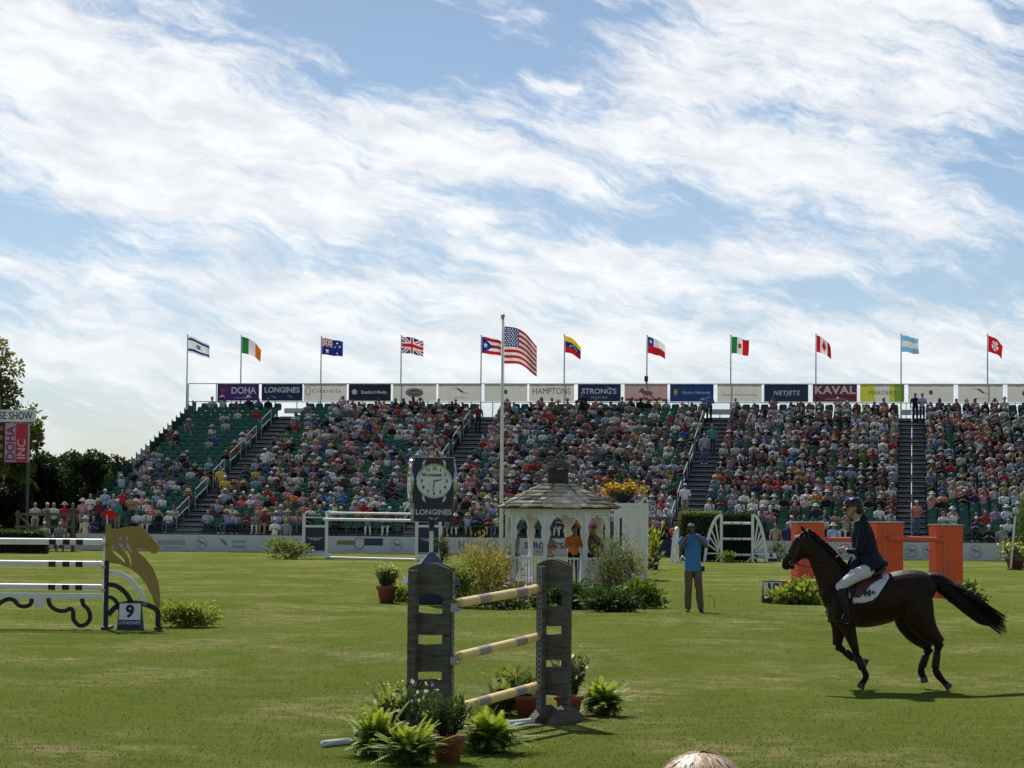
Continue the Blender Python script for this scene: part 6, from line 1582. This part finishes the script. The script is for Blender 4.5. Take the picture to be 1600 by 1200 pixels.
# ---------------------------------------------------------------- rider
m = MB()   # 0 jacket 1 skin 2 breeches 3 boots 4 shirt
limb(m, [H(1361, 892), H(1358, 880), H(1354, 866), H(1350, 850), H(1347, 836), H(1344.5, 824), H(1341, 815)], [(PX(20), .20), (PX(20), .19), (PX(19), .175), (PX(19), .19), (PX(18), .20), (PX(14), .19), (PX(8.5), .10)], 0, SY, 18, 5)
limb(m, [H(1358, 874), H(1362, 884), H(1366, 890)], [(PX(15), .17), (PX(19), .20), (PX(17), .20)], 0, SY, 16, 4)
m.ell(H(1378, 883), (.085, .15, .085), 0, 12, 8); m.loft([H(1350, 817), H(1341.5, 807)], [(.095, .095), (.072, .070)], 12, 0)
limb(m, [H(1343, 818), H(1339, 810), H(1336, 804)], [(.055, .055), (.052, .05), (.05, .05)], 1, SY, 12, 3)
m.loft([H(1345, 820), H(1339, 809)], [(.075, .08), (.062, .06)], 12, 4)
eyes, mouth = head(m, H(1333.5, 797.5), (-.98, 0, -.16), (.12, 0, 1), 1, 1.04)
for q in (-1, 1):
    limb(m, [H(1347, 824, q*.17), H(1344, 838, q*.20), H(1341, 852, q*.215), H(1338, 863, q*.20)], [.076, .070, .062, .052], 0, None, 12, 4)
    limb(m, [H(1338, 863, q*.20), H(1330, 863, q*.15), H(1323, 862, q*.09)], [.047, .042, .034], 0, None, 12, 4)
    m.loft([H(1324, 862, q*.10), H(1321.5, 862, q*.08)], [.034, .033], 10, 4)
    hand(m, H(1322, 862, q*.08), (-1, -q*.12, .05), (0, -q, -.15), 1, 1.6, 1.0, q)
    limb(m, [H(1358, 892, q*.12), H(1345, 895, q*.20), H(1328, 903, q*.30), H(1311, 914, q*.345)], [(.085, .09), (.105, .10), (.105, .085), (.078, .068)], 2, None, 14, 4)
    m.ell(H(1308, 917, q*.35), (.07, .06, .068), 2, 12, 8)
    limb(m, [H(1309, 921, q*.355), H(1312, 933, q*.37), H(1316, 950, q*.385), H(1319, 963, q*.39)], [(.066, .062), (.064, .06), (.052, .05), (.042, .042)], 3, None, 14, 4)
    limb(m, [H(1324, 967, q*.39), H(1314, 969, q*.395), H(1303, 972, q*.40), H(1299, 972.5, q*.40)], [(.038, .036), (.040, .042), (.032, .042), (.016, .03)], 3, None, 12, 4)
rider = fuse(m, 'person', [navy_cloth, skin_a, breech, leather, mat('white_shirt_cloth', (.7, .7, .7), .7, .05)], .010, 4)
rider.location = gh; tag(rider, 'rider in dark navy jacket, pale breeches and black boots sitting on the bay horse', 'person')
def rp(mb_, name, mt, smooth=True): return mb_.build(name, mt, rider, smooth)
hm = MB(); C = Vector(H(1334, 792)); Mh = Matrix.Translation(C) @ Matrix.Rotation(R(-8), 4, 'Y')
vs_n = 24; prof = [(1.0, -.10), (1.03, -.02), (1.0, .25), (.9, .55), (.68, .82), (.36, .97), (.04, 1.02)]
vv = []; 
for r_, z_ in prof:
    for j in range(vs_n): a = 2*PI*j/vs_n; vv.append((.128*r_*math.cos(a), .100*r_*math.sin(a), .112*z_))
k = len(prof); hm.add(vv, [(i*vs_n+j, i*vs_n+(j+1) % vs_n, (i+1)*vs_n+(j+1) % vs_n, (i+1)*vs_n+j) for i in range(k-1) for j in range(vs_n)]+[tuple((k-1)*vs_n+j for j in range(vs_n)), tuple(range(vs_n))[::-1]], 0, Mh)
hm.loft([tuple(Mh @ Vector(p_)) for p_ in ((-.10, 0, -.008), (-.145, 0, -.014), (-.185, 0, -.03))], [(.012, .085), (.010, .075), (.005, .04)], 12, 0, side=(0, 1, 0))
hm.ell(H(1341, 797), (.075, .088, .085), 0, 14, 10)
hl = rp(hm, 'helmet', mat('helmet_black', (.012, .012, .014), .28, .15, 6, spec=.5))
b = MB(); b.loft([tuple(Mh @ Vector((-.02+.115*math.cos(a), 0.012*math.sin(a*2), .112*math.sin(a)+.004))) for a in [PI*.12+PI*.76*i/10 for i in range(11)]], [(.004, .028)]*11, 6, side=(0, 1, 0)); b.build('helmet_stripe', mat('silver_grey_shell', (.30, .31, .33), .3, .1), hl, True)
b = MB(); b.loft([H(1335, 797, -.085), H(1330, 806, -.07), H(1327, 810, 0), H(1330, 806, .07), H(1335, 797, .085)], [.006]*5, 6); rp(b, 'chin_strap', black)
for e in eyes: b = MB(); b.ell(tuple(e), (.011, .011, .008), 0, 8, 6); rp(b, 'eye', black)
b = MB(); b.ell(tuple(mouth), (.008, .022, .004), 0, 8, 6); rp(b, 'mouth', mat('lips', (.32, .10, .09), .5, .1))
b = MB(); limb(b, [H(1352, 866), H(1355.5, 876), H(1359, 885), H(1362, 891)], [(PX(19.5), .20), (PX(22), .225), (PX(24.5), .25), (PX(25), .262)], 0, SY, 20, 3)
b.f = b.f[:-1]; b.m = b.m[:-1]; rp(b, 'jacket_skirt', navy_cloth)
b = MB(); b.loft([H(1336, 874, -.13), H(1333, 882, -.16), H(1332, 890, -.19)], [(.03, .05), (.03, .06), (.02, .06)], 10); b.loft([H(1336, 874, .13), H(1333, 882, .16), H(1332, 890, .19)], [(.03, .05), (.03, .06), (.02, .06)], 10); rp(b, 'jacket_front', navy_cloth)

# ---------------------------------------------------------------- photographer
gm = ground(1083, 956.5); sm = 3900/gm.y
def K(px, py, y=0.0): return ((px-1083)/sm, y, (956.5-py)/sm)
m = MB()   # 0 shirt 1 skin 2 trousers 3 shoes
SX = (1, 0, 0)
limb(m, [K(1082.5, 893), K(1082.5, 884), K(1082, 871), K(1082, 858), K(1082, 846), K(1081, 839.5), K(1080, 836)], [(.125, .175), (.135, .182), (.130, .172), (.130, .182), (.120, .205), (.09, .19), (.06, .08)], 0, SX, 18, 5)
limb(m, [K(1080, 839), K(1079.5, 832, -.02)], [.058, .052], 1, None, 12, 3)
eyes, mouth = head(m, K(1079, 826.3, -.05), (-.06, -1, -.05), (0, 0, 1), 1, 1.0)
for q, shx, elx, ely, wx, wy in ((-1, 1067, 1063.5, 857, 1073, 836), (1, 1096, 1102.5, 854, 1086, 836.5)):
    limb(m, [K(shx, 841.5), K((shx+elx)/2+q*1.5, 847, -.04), K((shx+elx)/2+q*1.8, 850, -.07)], [.068, .066, .064], 0, None, 12, 4)
    limb(m, [K((shx+elx)/2+q*1.5, 849, -.06), K(elx, ely, -.13), K((elx+wx)/2+q*.8, (ely+wy)/2, -.22), K(wx, wy+1.5, -.27)], [.050, .045, .042, .030], 1, None, 12, 4)
    hand(m, K(wx, wy+1.5, -.27), (-q*.5, -.4, .8), (-q*.8, .0, -.5), 1, 1.3, 1.0, -q)
    hx = 1083+q*7.0; ax = 1075 if q < 0 else 1094.5
    limb(m, [K(hx, 891), K(hx+q*.3, 905, -.01), K((hx+ax)/2, 921, -.02), K((hx+ax)/2+q*.5, 932, -.0), K(ax, 945), K(ax, 951.5)], [(.125, .098), (.115, .094), (.085, .078), (.085, .082), (.072, .072), (.068, .070)], 2, SX, 14, 4)
    limb(m, [K(ax, 952.5, .05), K(ax+q*.3, 953.5, -.03), K(ax+q*1.6, 954.2, -.13), K(ax+q*2.0, 954.6, -.20)], [(.042, .042), (.045, .045), (.034, .046), (.018, .03)], 3, None, 12, 4)
ph = fuse(m, 'person', [mat('blue_polo_cloth', (.07, .21, .50), .8, .12, 10, .4, 30, spec=.2), skin_b, mat('khaki_cargo_cloth', (.15, .105, .07), .85, .2, 7, .5, 25, spec=.2), leather], .010, 4)
ph.location = gm; tag(ph, 'photographer in a light blue polo and brown trousers standing with camera raised', 'person')
b = MB(); b.ell(K(1079, 823.4, -.04), (.082, .098, .075), 0, 16, 10); b.loft([K(1079, 822.3, -.12), K(1078.5, 822.6, -.20)], [(.010, .075), (.005, .05)], 12, 0, side=SX); b.build('cap', mat('navy_cap', (.02, .025, .045), .7, .2), ph, True)
b = MB(); b.loft([K(1075, 820.9, -.10), K(1083, 820.9, -.10)], [(.02, .01)]*2, 8); b.build('cap_trim', white_paint, ph)
b = MB()
for x in (1077.0, 1090.0): b.box(K(x-1, 912, -.09 if x < 1080 else -.09), (.14, .03, .17))
b.build('cargo_pocket', mat('khaki_cargo_cloth', (0, 0, 0)), ph, bevel=.01)
b = MB(); b.box(K(1098, 889, .0), (.07, .12, .12)); b.build('belt_pouch', black, ph, bevel=.012)
cq = Vector(K(1078.5, 829, -.27))+gm
t = thing('camera_body', 'black camera with long lens held to the photographer face', 'camera', cq)
b = MB(); b.box((0, 0, 0), (.15, .07, .10)); b.box((0, 0, .062), (.06, .06, .035)); b.box((-.06, -.02, .0), (.035, .06, .10)); b.build('body', black, t, bevel=.01)
b = MB(); b.loft([(0, -.035, 0), (0, -.07, 0), (0, -.075, 0), (0, -.22, 0), (0, -.225, 0), (0, -.26, 0)], [.036, .036, .04, .042, .052, .053], 20); b.build('lens', black, t, True)
b = MB(); vs = [(.045*math.cos(2*PI*i/20), -.262, .045*math.sin(2*PI*i/20)) for i in range(20)]; b.add(vs, [tuple(range(20))]); b.build('front_glass', mat('lens_glass', (.02, .03, .05), .05, .1, spec=.9), t)
b = MB(); b.loft([(-.07, .02, .03), (-.12, .12, -.05), (-.06, .30, -.02), (.0, .33, 0)], [.006]*4, 5); b.build('strap', black, t)
# thin wire stake by his feet
q = ground(1116, 950); t = thing('ground_stake', 'thin dark wire stake in the grass right of the photographer', 'stake', q); b = MB(); b.loft([(0, 0, 0), (.02, 0, .16), (-.03, 0, .24), (-.14, 0, .30)], [.007]*4, 5); b.build('wire', black, t)

# ---------------------------------------------------------------- spectator close to the camera, only the crown of the head is in the picture
q = at(1094, 1180, 5.9); KF = q.z/1.56; TOPZ = 1.56; fx, fy = q.x, 5.9
m = MB(); hz_ = TOPZ-.125
limb(m, [(0, 0, .78), (0, 0, .90), (0, .01, 1.02), (0, 0, 1.16), (0, 0, 1.27), (0, .0, 1.33)], [(.11, .17), (.12, .175), (.105, .14), (.11, .16), (.085, .18), (.05, .07)], 0, SX, 16, 4)
m.loft([(0, 0, 1.30), (0, .01, 1.42)], [.048, .045], 12, 1); eyes, mouth = head(m, (0, .02, hz_-.02), (0, 1, .0), (0, 0, 1), 1, .98)
for s_ in (-1, 1):
    limb(m, [(s_*.17, 0, 1.27), (s_*.21, .02, 1.13), (s_*.23, .04, 1.0)], [.05, .042, .036], 0, None, 12, 4); limb(m, [(s_*.23, .04, 1.0), (s_*.22, .10, .88), (s_*.20, .16, .78)], [.036, .032, .025], 1, None, 12, 4); hand(m, (s_*.20, .16, .78), (-s_*.1, .3, -1), (-s_, .2, 0), 1, .7, .95, s_)
    limb(m, [(s_*.085, 0, .82), (s_*.095, 0, .62), (s_*.095, .01, .42), (s_*.10, -.01, .25), (s_*.10, 0, .07)], [.10, .085, .062, .058, .045], 2, None, 14, 4); limb(m, [(s_*.10, -.04, .045), (s_*.10, .08, .035), (s_*.10, .17, .025)], [.038, .036, .02], 3, None, 12, 3)
fp = fuse(m, 'person', [mat('cream_top', (.5, .45, .38), .8, .1), skin_a, mat('denim', (.06, .09, .16), .8, .2), leather], .010, 4)
fp.location = (fx, fy, 0); fp.scale = (KF, KF, KF); tag(fp, 'blonde spectator seen from behind, only the top of the head shows at the bottom edge', 'person')
blond = mat('blonde_hair', (1, 1, 1), .45, .1, 3, attr=True, spec=.5, trans=.15)
def hair(nst=2600, seg=9):
    V, Fq, C = [], [], []; c0 = np.array([0, .005, hz_]); rr = np.array([.102, .118, .122])
    part = np.array([-.02, -.01])
    for i in range(nst):
        a0 = rnd.random()*2*PI; r0 = rnd.random()**.6*.55; a = a0; th0 = .01+r0
        if rnd.random() < .5: th0 = .0+.3*rnd.random()
        col = np.array(rnd.choice([(.62, .42, .22), (.74, .56, .34), (.50, .32, .17), (.66, .50, .36), (.80, .66, .46)]))*rnd.uniform(.75, 1.1)
        jit = rnd.uniform(-.25, .25); lift = rnd.random()**2.2*.16; pts = []
        for k_ in range(seg):
            f = k_/(seg-1); th = th0+(2.05-th0)*f*(.75+.35*abs(math.sin(i))); aa = a+jit*f+.25*math.sin(f*5+i*1.7)*(1-f)
            ext = 1.0+lift*(.4+f)+.022*math.sin(f*7+i)+.06*math.exp(-((a-2.2)**2)/.3)*(1-f)
            d_ = np.array([math.sin(th)*math.sin(aa), -math.sin(th)*math.cos(aa)*1.0, math.cos(th)])
            if th > 1.6: d_[2] = math.cos(1.6)-(th-1.6)*1.6; d_[:2] *= 1.0
            pts.append(c0+rr*d_*ext)
        pts = np.array(pts); w_ = .0016+.0022*rnd.random()
        tan = np.gradient(pts, axis=0); out = pts-c0; sd = np.cross(tan, out); sd /= np.linalg.norm(sd, axis=1, keepdims=True)+1e-9
        b_ = len(V); taper = np.linspace(1, .3, seg)[:, None]
        for p_, s_, q_ in zip(pts, sd, taper): V.append(p_-s_*w_*q_); V.append(p_+s_*w_*q_)
        for k_ in range(seg-1): Fq.append((b_+2*k_, b_+2*k_+1, b_+2*k_+3, b_+2*k_+2)); C.append(col)
    return np.array(V), np.array(Fq), np.array(C)
V, Fq, C = hair(); ho_ = npmesh('hair', V, Fq, blond, C, parent=fp, smooth=True)
b = MB(); b.ell((0, 0, hz_-.002), (.098, .114, .116), 0, 24, 16); b.ell((0, -.03, hz_-.10), (.09, .08, .12), 0, 18, 12); b.build('hair_base', mat('hair_base', (.42, .27, .15), .6, .25, 30), ho_, True)
b = MB(); pz = TOPZ-.004; b.loft([(-.012, 0, pz-.005), (-.006, 0, pz+.02), (-.012, 0, pz+.037), (-.03, 0, pz+.038)], [.0008]*4, 4); b.build('stray_hair', mat('pale_hair', (.8, .72, .5), .5, .1), ho_)
